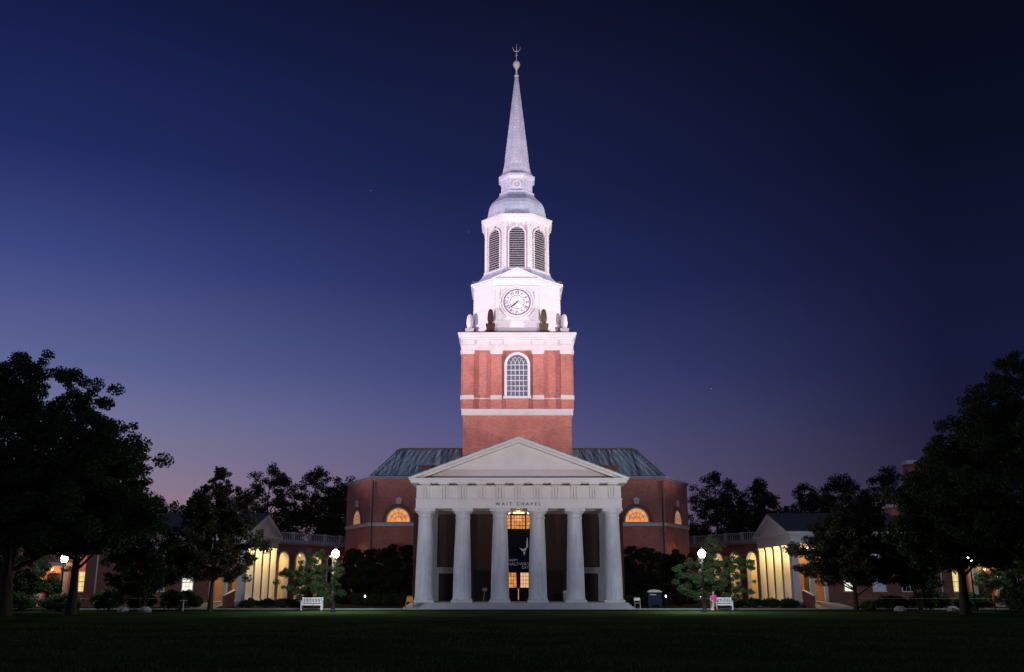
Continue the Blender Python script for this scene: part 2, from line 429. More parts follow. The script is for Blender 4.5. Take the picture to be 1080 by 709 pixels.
# --- lunette windows
def lunette(o, u, n, w, mat):
    f = MB().frame(o, u, n)
    arch_band(f, 0, .0, .09, w, .12, 0, .12, w * 1.07, 16, True); f.box(-w - .2, w + .2, 0, .14, -.1, 0)
    root = f.build('lunette_window', 'white_stone', ch)
    g = MB().frame(o, u, n); arch_plate(g, 0, .005, .03, w, 0, .12, w * 1.07, 16); g.build('lit_pane', mat, root)
    m = MB().frame(o, u, n)
    for k in range(1, 6):
        a = PI * k / 6
        c, s_ = math.cos(a), math.sin(a)
        m.add([(c * .3 - s_ * .012, .05, .12 + s_ * .3 + c * .012), (c * .3 + s_ * .012, .05, .12 + s_ * .3 - c * .012), (c * w * .98 + s_ * .012, .05, .12 + s_ * w * 1.05 - c * .012), (c * w * .98 - s_ * .012, .05, .12 + s_ * w * 1.05 + c * .012)], [(0, 1, 2, 3)])
    for rr in (.32, .68): arch_band(m, 0, .035, .055, w * rr, .035, 0, .12, w * rr, 12, False)
    m.build('glazing_bars', 'dark_wood', root)
    b = MB().frame(o, u, n); arch_band(b, 0, 0, .06, w + .13, .34, 0, .12, w * 1.07 + .13, 16, True); b.build('brick_arch', 'dark_brick', root)
    k = MB().frame((o[0], o[1], o[2]), u, n)
    k.loft([[(-.2, d, w + .62), (.2, d, w + .62), (.33, d, w + 1.12), (0, d, w + 1.32), (-.33, d, w + 1.12)] for d in (.06, .22)])
    k.build('keystone', 'white_stone', root)
    return root
for s in (-1, 1):
    lunette((s * 11.75, 95, 7.42), (1, 0, 0), (0, -1, 0), 1.1, 'lit_lunette')
    d = Vector((3.5 * s, 7, 0)).normalized(); nn = Vector((7 * s, -3.5, 0)).normalized()
    lunette((s * 16.35, 98.5, 7.42), d, nn, 1.1, 'lit_lunette_dim')
    # paired dark doors / rainwater pipes on the front wall
    MB().tube([(s * 14.35, 94.86, G), (s * 14.35, 94.86, 11.4)], .07, 8).build('drainpipe', 'dark_lead', ch)

# --- narthex block behind the portico
MB().box(-9.1, 9.1, 84, 96.0, G, 7.5).build('narthex_wall', 'shaded_brick', ch)
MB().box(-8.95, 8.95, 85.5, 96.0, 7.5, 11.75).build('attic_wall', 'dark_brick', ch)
MB().box(-9.02, 9.02, 85.4, 94.9, 11.75, 11.85).build('parapet_coping', 'dark_brick', ch)

# --- portico
cols = [-7.6, -4.56, -1.52, 1.52, 4.56, 7.6]
MB().box(-8.95, 8.95, 76.1, 84, G - .02, G + .16).box(-8.75, 8.75, 76.5, 84, G + .16, G + .31).box(-8.6, 8.6, 76.9, 84, G + .31, .1).build('steps', 'granite', ch)
def column(x, y):
    p = MB()
    prof = [(.76, .28), (.80, .34), (.76, .42)]
    for i in range(13):
        t = i / 12; r = .735 - .165 * (t ** 1.5); prof.append((r, .45 + t * 6.2))
    p.lathe(prof, (x, y), 36)
    r = p.build('column', 'column_paint', ch)
    MB().box(x - .84, x + .84, y - .84, y + .84, .1, .28).build('plinth', 'white_stone', r)
    MB().lathe([(.575, 6.65), (.63, 6.68), (.63, 6.74), (.585, 6.77), (.585, 7.0), (.66, 7.06), (.78, 7.2), (.78, 7.24)], (x, y), 36).box(x - .82, x + .82, y - .82, y + .82, 7.24, 7.46).build('capital', 'column_paint', r)
for x in cols: column(x, 78.7)
# corner pilasters and side piers
for s in (-1, 1):
    p = MB().box(s * 7.3 - .3, s * 7.3 + .3, 83.78, 84, .1, 7.2).box(s * 7.3 - .38, s * 7.3 + .38, 83.7, 84, 7.2, 7.46)
    p.build('pilaster', 'dimmed_white', ch)
en = MB().box(-8.36, 8.36, 77.95, 84, 7.46, 8.2).box(-8.42, 8.42, 77.88, 84, 8.14, 8.24).box(-8.33, 8.33, 77.98, 84, 8.24, 9.3).build('entablature', 'white_paint', ch)
for k in range(-5, 6):
    x = 1.52 * k; tr = MB()
    for q in (-.22, 0, .22): tr.box(x - .085 + q, x + .085 + q, 77.90, 77.98, 8.26, 9.2)
    tr.box(x - .33, x + .33, 77.87, 77.98, 9.2, 9.3).box(x - .33, x + .33, 77.83, 77.88, 8.10, 8.14)
    tr.build('triglyph', 'white_paint', en)
    MB().box(x - .42, x + .42, 77.0, 77.97, 9.32, 9.42).build('mutule', 'white_paint', en)
MB().box(-8.72, 8.72, 76.92, 84, 9.42, 9.62).box(-8.84, 8.84, 76.8, 84, 9.62, 9.8).build('cornice', 'white_paint', en)
text_me = text_mesh('WAIT CHAPEL', .36, (-.05, 77.93, 7.80), (1, 0, 0), (0, -1, 0), 'lettering', None, ch, .012, spacing=1.75)
mesh_obj(text_me, 'lettering', 'letter_shadow', en)
# pediment
sl = (13.15 - 9.84) / 8.9
pd = MB().extr([(-8.0, 78.0, 9.8), (8.0, 78.0, 9.8), (0, 78.0, 12.85)], (0, 5.9, 0)).build('pediment', 'white_paint', ch)
rk = MB()
for s in (-1, 1):
    rk.extr([(s * 8.95, 76.8, 9.80), (0, 76.8, 13.15), (0, 76.8, 12.93), (s * 8.4, 76.8, 9.80)], (0, 7.3, 0))
    rk.extr([(s * 8.38, 77.12, 9.803), (0, 77.12, 12.925), (0, 77.12, 12.74), (s * 7.88, 77.12, 9.803)], (0, 6.8, 0))
rk.build('raking_cornice', 'white_paint', pd)
rr = MB()
for s in (-1, 1):
    rr.extr([(s * 8.98, 76.85, 9.86), (0, 76.85, 13.21), (0, 76.85, 13.155), (s * 8.95, 76.85, 9.81)], (0, 14.5, 0))
rr.build('portico_roof', 'patina_copper', pd)
# portico ceiling
MB().box(-7.9, 7.9, 79.6, 84, 7.42, 7.455).build('portico_ceiling', 'white_paint', ch)

# --- centre bay: window, banner, doors
wd = MB()
for a, b in ((-1.42, -1.3), (-.7, -.58), (.58, .7), (1.3, 1.42)): wd.box(a, b, 83.8, 84, 6.15, 7.42)
wd.box(-1.42, 1.42, 83.78, 84, 6.05, 6.15).box(-1.42, 1.42, 83.86, 84, 7.3, 7.41)
uw = wd.build('transom_window', 'dark_wood', ch)
MB().box(-1.35, 1.35, 83.95, 83.99, 6.15, 7.35).build('lit_pane', 'lit_amber', uw)
m = MB()
for x in (-1.0, -.35, -.12, .12, .35, 1.0): m.box(x - .018, x + .018, 83.9, 83.94, 6.15, 7.3)
for z in (6.45, 6.74, 7.03): m.box(-1.3, 1.3, 83.905, 83.935, z - .018, z + .018)
m.build('glazing_bars', 'dark_wood', uw)
MB().box(-1.42, 1.42, 83.86, 84, 2.72, 6.05).build('spandrel_panel', 'dark_wood', ch)
bn = tag(MB().box(-1.0, 1.0, 83.70, 83.73, 2.72, 5.95).build('event_banner', 'navy_fabric', None, (0, 83.7, 2.72)), 'tall navy banner reading HAPPY HALFWAY DAY hanging above the lit chapel doors', 'banner')
for tx, x, z, s_ in (('HAPPY', -.93, 3.48, .30), ('HALFWAY', -.93, 3.16, .40), ('DAY', .28, 2.87, .30)):
    me = text_mesh(tx, s_, (x, 83.685, z), (1, 0, 0), (0, -1, 0), 'lettering', None, bn, .006, align='LEFT', spacing=1.02)
    mesh_obj(me, 'lettering', 'logo_white', bn)
em = MB()
for pts in ([(.05, 4.55), (.42, 4.42), (.78, 4.62), (.62, 4.28), (.36, 4.22)], [(.66, 4.5), (.74, 5.35), (.8, 5.4), (.84, 4.6)], [(.40, 4.15), (.62, 4.22), (.5, 3.86)]):
    em.loft([[(x, y, z) for x, z in pts] for y in (83.68, 83.695)])
em.build('emblem', 'logo_white', bn)
df = MB().box(-1.2, -1.02, 83.72, 84, .1, 2.6).box(1.02, 1.2, 83.72, 84, .1, 2.6).box(-1.2, 1.2, 83.72, 84, 2.6, 2.71).build('door_frame', 'dark_wood', ch)
for s in (-1, 1):
    x0, x1 = sorted((s * .03, s * 1.02)); xm = (x0 + x1) / 2
    d = MB().box(x0, x0 + .15, 83.86, 83.94, .11, 2.6).box(x1 - .15, x1, 83.86, 83.94, .11, 2.6).box(x0 + .15, x1 - .15, 83.86, 83.94, .11, 1.22).box(x0 + .15, x1 - .15, 83.86, 83.94, 2.45, 2.6).build('door', 'dark_wood', ch)
    MB().box(x0 + .15, x1 - .15, 83.90, 83.92, 1.22, 2.45).build('lit_pane', 'lit_amber' if s < 0 else 'lit_peach', d)
    b = MB()
    for q in (.33, .66): b.box(x0 + .15 + .7 * q - .015, x0 + .15 + .7 * q + .015, 83.87, 83.895, 1.22, 2.45)
    for z in (1.53, 1.84, 2.15): b.box(x0 + .15, x1 - .15, 83.872, 83.893, z - .015, z + .015)
    b.build('glazing_bars', 'dark_wood', d)
    b = MB().box(x0 + .22, x1 - .22, 83.84, 83.86, .3, 1.05).build('lower_panel', 'dark_wood', d)
    MB().tube([(s * .1, 83.8, .95), (s * .1, 83.78, 1.15), (s * .1, 83.8, 1.35)], .02, 6).build('handle', 'beige_plastic', d)
MB().box(-.02, .02, 83.93, 83.95, .2, 1.15).build('door_gap_light', 'lit_peach', df)
# side doors in white classical surrounds
for s in (-1, 1):
    x = s * 6.1
    f = MB().box(x - .95, x - .72, 83.75, 84, .1, 2.4).box(x + .72, x + .95, 83.75, 84, .1, 2.4).box(x - 1.0, x + 1.0, 83.72, 84, 2.4, 2.72).box(x - 1.12, x + 1.12, 83.62, 84, 2.72, 2.9)
    f = f.build('side_door_frame', 'dimmed_white', ch)
    d = MB().box(x - .71, x - .02, 83.85, 83.97, .11, 2.39).box(x + .02, x + .71, 83.85, 83.97, .11, 2.39)
    for q in (-.37, .37):
        for z0, z1 in ((.25, .85), (1.0, 1.6), (1.75, 2.25)): d.box(x + q - .22, x + q + .22, 83.82, 83.85, z0, z1)
    d.build('side_door', 'dark_wood', ch)
    x = s * 3.05
    f = MB().box(x - .75, x - .62, 83.82, 84, .1, 2.5).box(x + .62, x + .75, 83.82, 84, .1, 2.5).box(x - .75, x + .75, 83.82, 84, 2.5, 2.65)
    for a, b, c_, e in ((-.5, -.08, .3, 1.0), (.08, .5, .3, 1.0), (-.5, -.08, 1.2, 1.75), (.08, .5, 1.2, 1.75), (-.5, -.08, 1.9, 2.35), (.08, .5, 1.9, 2.35)):
        f.box(x + a, x + b, 83.86, 83.9, c_, e)
    f.box(x - .62, x + .62, 83.9, 83.98, .1, 2.5)
    f.build('panelled_door', 'dark_wood', ch)
# ceiling lights of the portico
cl = thing('portico_ceiling_light', (0, 81.6, 7.42), 'warm glowing strip light under the portico ceiling above the middle doors', 'ceiling light')
MB().box(-.46, .5, 81.5, 81.75, 7.30, 7.41).build('diffuser', 'ceiling_glow', cl)
MB().box(-.5, .54, 81.46, 81.79, 7.41, 7.425).build('housing', 'black_metal', cl)
point('portico_lamp', (0, 81.6, 7.15), 26, WARM, .15, cl)
for s in (-1, 1):
    o = tag(MB().lathe([(.07, 7.26), (.1, 7.31), (.1, 7.4), (.06, 7.419)], (s * .83 + .02, 81.6), 12).build('spot_light', 'white_glow', None, (s * .83, 81.6, 7.3)), 'small round white downlight %s of the glowing strip in the portico ceiling' % ('left' if s < 0 else 'right'), 'spot light')

# --- tower
def sq(h): return [(AX - h, AY - h), (AX + h, AY - h), (AX + h, AY + h), (AX - h, AY + h)]
TH = 5.62
MB().prism(sq(TH), 10, 25.3).build('tower_shaft', 'red_brick', ch)
MB().prism(sq(TH + .16), 18.4, 18.98).prism(sq(TH + .22), 18.98, 19.06).build('tower_band', 'white_stone', ch)
faces = [((0, -1), (1, 0)), ((1, 0), (0, 1)), ((0, 1), (-1, 0)), ((-1, 0), (0, -1))]
MB().prism(sq(TH + .05), 20.14, 20.25).build('string_course', 'white_stone', ch)
for n, u in faces:
    for c in (-5.13, -2.18, 2.18, 5.13):
        if n == (0, 1): continue
        w = .56
        if abs(c) > 5: w = .55
        o = (AX + n[0] * TH, AY + n[1] * TH, 0)
        U, Nn = (*u, 0), (*n, 0)
        d1 = .26 if abs(c) > 5 else .2
        p = MB().frame(o, U, Nn).box(c - w, c + w, 0, d1, 19.06, 24.95).build('pilaster', 'red_brick', ch)
        MB().frame(o, U, Nn).box(c - w - .04, c + w + .04, 0, d1 + .06, 20.05, 20.5).build('pilaster_base', 'white_stone', p)
        MB().frame(o, U, Nn).box(c - w - .02, c + w + .02, 0, d1 + .03, 24.9, 25.02).box(c - w - .1, c + w + .1, 0, d1 + .1, 25.02, 25.31).build('pilaster_capital', 'white_stone', p)
        MB().frame(o, U, Nn).box(c - w - .05, c + w + .05, 0, d1 + .09, 25.9, 26.43).build('frieze_break', 'white_stone', p)
MB().prism(sq(TH + .28), 25.3, 25.85).prism(sq(TH + .22), 25.85, 26.45).prism(sq(TH + .34), 26.45, 26.62).prism(sq(TH + .5), 26.62, 26.9).prism(sq(TH + .62), 26.9, 27.16).build('tower_cornice', 'white_stone', ch)
def cham(a, b): return [(AX + x, AY + y) for x, y in ((-b, -a), (b, -a), (a, -b), (a, b), (b, a), (-b, a), (-a, b), (-a, -b))]
MB().loft([[(x, y, 27.165) for x, y in sq(TH + .55)], [(x, y, 27.62) for x, y in sq(4.9)]]).build('ledge_roof', 'dark_lead', ch)
# tower window
def tower_window(n, u):
    o = (AX + n[0] * TH, AY + n[1] * TH, 0); U, Nn = (*u, 0), (*n, 0)
    f = MB().frame(o, U, Nn); arch_band(f, 0, .0, .24, 1.08, .27, 20.4, 23.75, 1.08, 16); f.box(-1.45, 1.45, 0, .34, 20.14, 20.4)
    w = f.build('tower_window', 'white_paint', ch)
    g = MB().frame(o, U, Nn); arch_plate(g, 0, .02, .05, 1.08, 20.4, 23.75, 1.08, 16); g.build('pane', 'tower_pane', w)
    m = MB().frame(o, U, Nn)
    for k in range(1, 5):
        x = -1.08 + 2.16 * k / 5; m.box(x - .03, x + .03, .06, .13, 20.4, 23.75)
    for k in range(1, 7): z = 20.4 + 3.35 * k / 6; m.box(-1.08, 1.08, .065, .125, z - .035, z + .035)
    for c in (-.65, -.22, .22, .65):      # interlacing tracery
        for sd in (-1, 1):
            pts = []
            for i in range(7):
                a = i / 6 * 1.15; x = c + sd * (.9 - .9 * math.cos(a)); z = 23.75 + .95 * math.sin(a)
                if x * x + (z - 23.75) ** 2 < 1.1: pts.append((x, .09, z))
            for p, q in zip(pts[:-1], pts[1:]):
                m.loft([[(p[0] - .025, d, p[2]), (p[0] + .025, d, p[2]), (q[0] + .025, d, q[2]), (q[0] - .025, d, q[2])] for d in (.07, .12)])
    m.build('glazing_bars', 'white_paint', w)
for n, u in (faces[0], faces[1], faces[3]): tower_window(n, u)

# --- clock stage
CA, CB = 4.72, 2.42
cs = MB().prism(cham(CA, CB), 27.3, 33.2).build('clock_stage', 'white_paint', ch)
MB().prism(cham(CA + .08, CB + .03), 27.5, 28.75).prism(cham(CA + .13, CB + .05), 28.75, 28.86).prism(cham(CA + .12, CB + .05), 32.6, 32.72).prism(cham(CA + .16, CB + .06), 33.2, 33.36).prism(cham(CA + .38, CB + .14), 33.36, 33.56).build('stage_moulding', 'white_paint', cs)
for n, u in faces:
    o = (AX, AY, 0); U, Nn = (*u, 0), (*n, 0)
    p = MB().frame(o, U, Nn)
    p.loft([[(-2.62, d, 33.56), (2.62, d, 33.56), (0, d, 34.62)] for d in (CA - 1.6, CA + .12)])
    p.loft([[(-2.75, d, 33.563), (0, d, 34.80), (0, d, 34.63), (-2.35, d, 33.563)] for d in (CA - 1.5, CA + .36)])
    p.loft([[(2.75, d, 33.563), (0, d, 34.80), (0, d, 34.63), (2.35, d, 33.563)] for d in (CA - 1.5, CA + .36)])
    p.build('stage_pediment', 'white_paint', cs)
    for c in (-2.1, 2.1):
        MB().frame(o, U, Nn).box(c - .2, c + .2, CA, CA + .07, 28.86, 32.6).build('stage_pilaster', 'white_paint', cs)
# clocks on three visible sides
def clock(n, u):
    o = Vector((AX + n[0] * CA, AY + n[1] * CA, 30.92)); U, Nn = (*u, 0), (*n, 0)
    def ring(mb, r0, r1, d0, d1, k=48):
        for i in range(k):
            a, b = 2 * PI * i / k, 2 * PI * (i + 1) / k
            mb.loft([[(r * math.cos(t), d, r * math.sin(t)) for r, t in ((r0, a), (r1, a), (r1, b), (r0, b))] for d in (d0, d1)])
    f = MB().frame(o, U, Nn); ring(f, 1.78, 1.92, 0, .10); ring(f, 1.50, 1.62, 0, .07)
    root = f.build('clock', 'white_paint', ch)
    dd = MB().frame(o, U, Nn); dd.loft([[(1.45 * math.cos(2 * PI * i / 48), d, 1.45 * math.sin(2 * PI * i / 48)) for i in range(48)] for d in (.0, .04)]); dd.build('dial', 'clock_face', root)
    m = MB().frame(o, U, Nn); ring(m, .74, .80, .04, .06); m.build('inner_ring', 'clock_grey', root)
    m = MB().frame(o, U, Nn); ring(m, 1.34, 1.45, .04, .07)
    for i in range(60):
        if i % 5 == 0: continue
        a = 2 * PI * i / 60; c_, s_ = math.cos(a), math.sin(a)
    m.build('minute_ring', 'clock_grey', root)
    rom = ['XII', 'I', 'II', 'III', 'IIII', 'V', 'VI', 'VII', 'VIII', 'IX', 'X', 'XI']
    for i, t in enumerate(rom):
        a = R(90 - 30 * i); px, pz = 1.07 * math.cos(a), 1.07 * math.sin(a)
        me = text_mesh(t, .50, o + Vector(U) * px + Vector((0, 0, pz)) + Vector(Nn) * .05, U, Nn, 'numeral', None, root, .008, rot=R(-30 * i) , spacing=.82)
        mesh_obj(me, 'numeral', 'clock_grey', root)
    for nm, ang, ln, w in (('hour_hand', 229, .78, .075), ('minute_hand', 228, 1.12, .045)):
        a = R(90 - ang); c_, s_ = math.cos(a), math.sin(a)
        h = MB().frame(o, U, Nn)
        d0 = .07 if nm == 'hour_hand' else .10
        h.loft([[(-c_ * .2 - s_ * w * .6, d, -s_ * .2 + c_ * w * .6), (-c_ * .2 + s_ * w * .6, d, -s_ * .2 - c_ * w * .6), (c_ * ln * .7 + s_ * w, d, s_ * ln * .7 - c_ * w), (c_ * ln, d, s_ * ln), (c_ * ln * .7 - s_ * w, d, s_ * ln * .7 + c_ * w)] for d in (d0, d0 + .02)])
        h.build(nm, 'clock_black', root)
clock(*faces[0]); clock(*faces[1]); clock(*faces[3])
# urns
def urn(x, y, top, base, zb, k=1.0):
    p = MB().lathe([(r * k, zb + z) for r, z in ((.30, .95), (.36, 1.0), (.36, 1.08), (.27, 1.16), (.35, 1.34), (.385, 1.65), (.35, 2.1), (.29, 2.42), (.18, 2.6), (.04, 2.68))], (x, y), 16)
    r = p.build('urn', top, ch)
    MB().box(x - .5, x + .5, y - .5, y + .5, zb, zb + .12).box(x - .42, x + .42, y - .42, y + .42, zb + .12, zb + .78).box(x - .49, x + .49, y - .49, y + .49, zb + .78, zb + .95).build('urn_pedestal', base, r)
    return r
for s in (-1, 1):
    urn(s * 5.15, AY - 2.9, 'white_paint', 'white_stone', 27.42)
    urn(s * 5.15, AY + 2.9, 'white_paint', 'white_stone', 27.42)
    r = urn(s * 2.85, AY - 5.12, 'unlit_urn_brown' if s < 0 else 'unlit_urn_olive', 'unlit_urn_brown' if s < 0 else 'unlit_urn_olive', 27.36, .88)
    r['label'] = 'urn coloured dark as if unlit, in front of the clock stage'

# --- belfry
def octo(a, z): 
    r = a / math.cos(PI / 8); return [(AX + r * math.cos(PI / 8 + k * PI / 4), AY + r * math.sin(PI / 8 + k * PI / 4), z) for k in range(8)]
MB().loft([octo(4.75, 33.57), octo(4.2, 34.3), octo(3.85, 34.75), octo(3.75, 35.0)]).build('skirt_roof', 'grey_lead', ch)
bf = MB().loft([octo(3.45, 34.9), octo(3.45, 41.0)]).build('belfry', 'white_paint', ch)
MB().loft([octo(3.72, 34.95), octo(3.72, 35.2)]).build('belfry_base', 'white_paint', bf)
MB().loft([octo(3.6, 40.72), octo(3.66, 40.85), octo(3.86, 41.05), octo(3.86, 41.2), octo(4.02, 41.3), octo(4.02, 41.5)]).build('belfry_cornice', 'white_paint', bf)
for k in range(8):
    a = PI / 4 * k - PI / 2
    n = (math.cos(a), math.sin(a), 0); u = (-math.sin(a), math.cos(a), 0); o = (AX + n[0] * 3.45, AY + n[1] * 3.45, 0)
    f = MB().frame(o, u, n); arch_band(f, 0, 0, .2, .86, .16, 35.2, 39.2, .86, 14)
    f.box(-1.5, -1.16, 0, .14, 35.2, 40.72).box(1.16, 1.5, 0, .14, 35.2, 40.72).box(-.1, .1, .14, .26, 40.0, 40.4)
    w = f.build('louvre_opening', 'white_paint', bf)
    g = MB().frame(o, u, n); arch_plate(g, 0, .01, .03, .86, 35.2, 39.2, .86, 14); g.build('dark_recess', 'louvre_dark', w)
    l = MB().frame(o, u, n); z = 35.32
    while z < 40.0:
        hw = .85 if z < 39.2 else math.sqrt(max(0.01, .86 ** 2 - (z - 39.2) ** 2)) - .02
        l.loft([[(x, .03, z + .13), (x, .05, z + .15), (x, .17, z + .02), (x, .15, z)] for x in (-hw, hw)]); z += .265
    l.build('louvre_slats', 'louvre_paint', w)

# --- dome, lantern, spire
def ogroup(prof): return [octo(a, z) for a, z in prof]
MB().loft(ogroup([(3.55, 41.5), (3.42, 41.75), (3.3, 42.2), (3.2, 42.8), (3.08, 43.3), (2.85, 43.8), (2.5, 44.2), (2.15, 44.6), (1.9, 45.0)])).build('dome', 'grey_lead', ch)
ln = MB().loft(ogroup([(2.0, 44.95), (2.0, 45.15), (1.8, 45.2), (1.8, 46.7), (1.86, 46.8), (2.08, 47.0), (2.08, 47.25), (1.9, 47.4), (1.66, 47.75), (1.55, 48.2)])).build('lantern', 'spire_copper', ch)
rg = MB().frame((AX, AY - 1.8, 45.98), (1, 0, 0), (0, -1, 0))
for i in range(24):
    a, b = 2 * PI * i / 24, 2 * PI * (i + 1) / 24
    rg.loft([[(r * math.cos(t), d, r * math.sin(t)) for r, t in ((.36, a), (.5, a), (.5, b), (.36, b))] for d in (0, .1)])
rg.build('round_window_frame', 'white_paint', ln)
rg = MB().frame((AX, AY - 1.8, 45.98), (1, 0, 0), (0, -1, 0)); rg.loft([[(.36 * math.cos(2 * PI * i / 20), d, .36 * math.sin(2 * PI * i / 20)) for i in range(20)] for d in (0, .03)]); rg.build('round_window_pane', 'louvre_paint', ln)
sp = MB().loft(ogroup([(1.58, 48.2), (1.46, 48.7), (1.36, 49.6), (.19, 60.6)])).build('spire', 'spire_copper', ch)
rb = MB()
rr0 = 1.42 / math.cos(PI / 8); rr1 = .17 / math.cos(PI / 8)
for k in range(8):
    a = PI / 8 + k * PI / 4
    rb.tube([(AX + 1.36 / math.cos(PI / 8) * math.cos(a), AY + 1.36 / math.cos(PI / 8) * math.sin(a), 49.6), (AX + rr1 * math.cos(a), AY + rr1 * math.sin(a), 60.6)], .035, 5)
rb.build('spire_ribs', 'spire_copper', sp)
fn = MB().lathe([(.17, 60.55), (.27, 60.7), (.27, 60.85), (.12, 61.0), (.09, 61.6), (.2, 61.75), (.2, 61.85), (.3, 61.95), (.42, 62.2), (.44, 62.4), (.36, 62.65), (.15, 62.85), (.05, 62.95), (.045, 64.2)], (AX, AY), 16).build('finial', 'white_paint', ch)
tv = MB().tube([(AX, AY, 64.1), (AX, AY, 65.1)], [.05, .02], 6)
for s in (-1, 1):
    tv.tube([(AX, AY, 64.12), (AX + s * .22, AY, 64.14), (AX + s * .40, AY, 64.34), (AX + s * .44, AY, 64.72)], [.05, .05, .045, .02], 6)
tv.box(AX - .12, AX + .12, AY - .03, AY + .03, 63.55, 63.62)
tv.build('trident_vane', 'white_paint', fn)

# ================================================================== SIDE WINGS
def hanging(z): return z
def side_window(parent, x, y, z0, z1, w, mat, name='window'):
    f = MB().box(x - w / 2 - .08, x - w / 2, y - .07, y, z0, z1).box(x + w / 2, x + w / 2 + .08, y - .07, y, z0, z1).box(x - w / 2 - .08, x + w / 2 + .08, y - .07, y, z1, z1 + .1).box(x - w / 2 - .14, x + w / 2 + .14, y - .12, y, z0 - .09, z0)
    r = f.build(name, 'white_paint', parent)
    MB().box(x - w / 2, x + w / 2, y - .03, y - .01, z0, z1).build('pane', mat, r)
    b = MB()
    for k in (1, 2): xx = x - w / 2 + w * k / 3; b.box(xx - .012, xx + .012, y - .05, y - .032, z0, z1)
    for k in range(1, 4): zz = z0 + (z1 - z0) * k / 4; q = .035 if k == 2 else .012; b.box(x - w / 2, x + w / 2, y - .052, y - .034, zz - q, zz + q)
    b.build('glazing_bars', 'white_paint', r)
    return r
for s in (-1, 1):
    side = 'left' if s < 0 else 'right'
    def bx(mb, x0, x1, *r):
        a, b = sorted((s * x0, s * x1)); return mb.box(a, b, *r)
    wg = thing('wing_building', (s * 29, 81.5, G), 'long low brick wing with a white gabled porch facing the chapel from the %s' % side, 'building', 'low wings beside the chapel')
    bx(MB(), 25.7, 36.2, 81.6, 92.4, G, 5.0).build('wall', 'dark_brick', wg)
    b = MB(); bx(b, 22.75, 25.7, 81.2, 92.8, G, .1); b.build('porch_floor', 'granite', wg)
    b = MB(); bx(b, 25.6, 36.3, 81.5, 92.5, 5.0, 5.35); bx(b, 22.75, 36.4, 81.3, 92.7, 5.35, 5.6); bx(b, 22.55, 36.5, 81.05, 92.95, 5.6, 5.8)
    bx(b, 22.85, 25.6, 81.4, 82.0, 4.75, 5.35); bx(b, 22.85, 25.6, 92.0, 92.6, 4.75, 5.35); bx(b, 22.85, 23.45, 82.0, 92.0, 4.75, 5.35)
    b.build('cornice', 'white_paint', wg)
    b = MB(); bx(b, 23.45, 25.6, 82.0, 92.0, 5.0, 5.05); b.build('porch_ceiling', 'white_paint', wg)
    for yc in (81.7, 84.4, 87.05, 89.7, 92.3):
        b = MB(); bx(b, 22.84, 23.4, yc - .28, yc + .28, .1, 4.55); bx(b, 22.78, 23.46, yc - .34, yc + .34, 4.55, 4.75); bx(b, 22.78, 23.46, yc - .34, yc + .34, .1, .3)
        b.build('pier', 'white_paint', wg)
    b = MB(); bx(b, 24.3, 24.62, 81.5, 81.9, .1, 4.75); b.build('pier', 'white_paint', wg)
    b = MB(); bx(b, 25.42, 25.7, 81.42, 81.62, .1, 5.0); b.build('pier', 'white_paint', wg)
    # gable end and roof
    MB().extr([(s * 22.9, 81.3, 5.8), (s * 22.9, 92.7, 5.8), (s * 22.9, 87, 7.42)], (s * 2.2, 0, 0)).build('gable', 'white_paint', wg)
    rk = MB()
    for q in (-1, 1):
        rk.extr([(s * 22.5, 87 + q * 5.98, 5.81), (s * 22.5, 87, 7.62), (s * 22.5, 87, 7.36), (s * 22.5, 87 + q * 5.3, 5.81)], (s * .5, 0, 0))
    rk.build('gable_trim', 'white_paint', wg)
    r_ = MB()
    for q in (-1, 1):
        r_.extr([(s * 22.45, 87 + q * 6.0, 5.85), (s * 22.45, 87, 7.70), (s * 22.45, 87, 7.63), (s * 22.45, 87 + q * 6.0, 5.8)], (s * 14.2, 0, 0))
    rf = r_.build('roof', 'slate', wg)
    MB().extr([(s * 36.2, 81.6, 5.8), (s * 36.2, 92.4, 5.8), (s * 36.2, 87, 7.5)], (-s * .3, 0, 0)).build('end_wall', 'dark_brick', wg)
    b = MB(); bx(b, 33.4, 34.9, 86.2, 87.6, 6.9, 8.15); chn = b.build('chimney', 'red_brick', rf)
    b = MB(); bx(b, 33.25, 35.05, 86.05, 87.75, 8.15, 8.32); bx(b, 33.5, 34.8, 86.3, 87.5, 8.32, 8.5); b.build('chimney_cap', 'white_stone', rf)
    side_window(wg, s * 27.55, 81.6, .95, 2.35, .85, 'lit_white')
    side_window(wg, s * 30.0, 81.6, .95, 2.35, .95, 'lit_blue')
    side_window(wg, s * 32.4, 81.6, .95, 2.35, .95, 'sash_glass')
    side_window(wg, s * 27.55, 81.6, 3.5, 4.5, .85, 'sash_glass'); side_window(wg, s * 30.0, 81.6, 3.5, 4.5, .85, 'lit_blue'); side_window(wg, s * 32.4, 81.6, 3.5, 4.5, .85, 'sash_glass')
    MB().tube([(s * 35.2, 81.5, G), (s * 35.2, 81.5, 5.3)], .06, 8).build('drainpipe', 'white_paint', wg)
    # inside doors of the porch
    d = MB(); a0, a1 = sorted((s * 25.62, s * 25.7)); d.box(a0, a1, 86.2, 87.8, .1, 2.5); d.build('porch_door', 'dark_wood', wg)
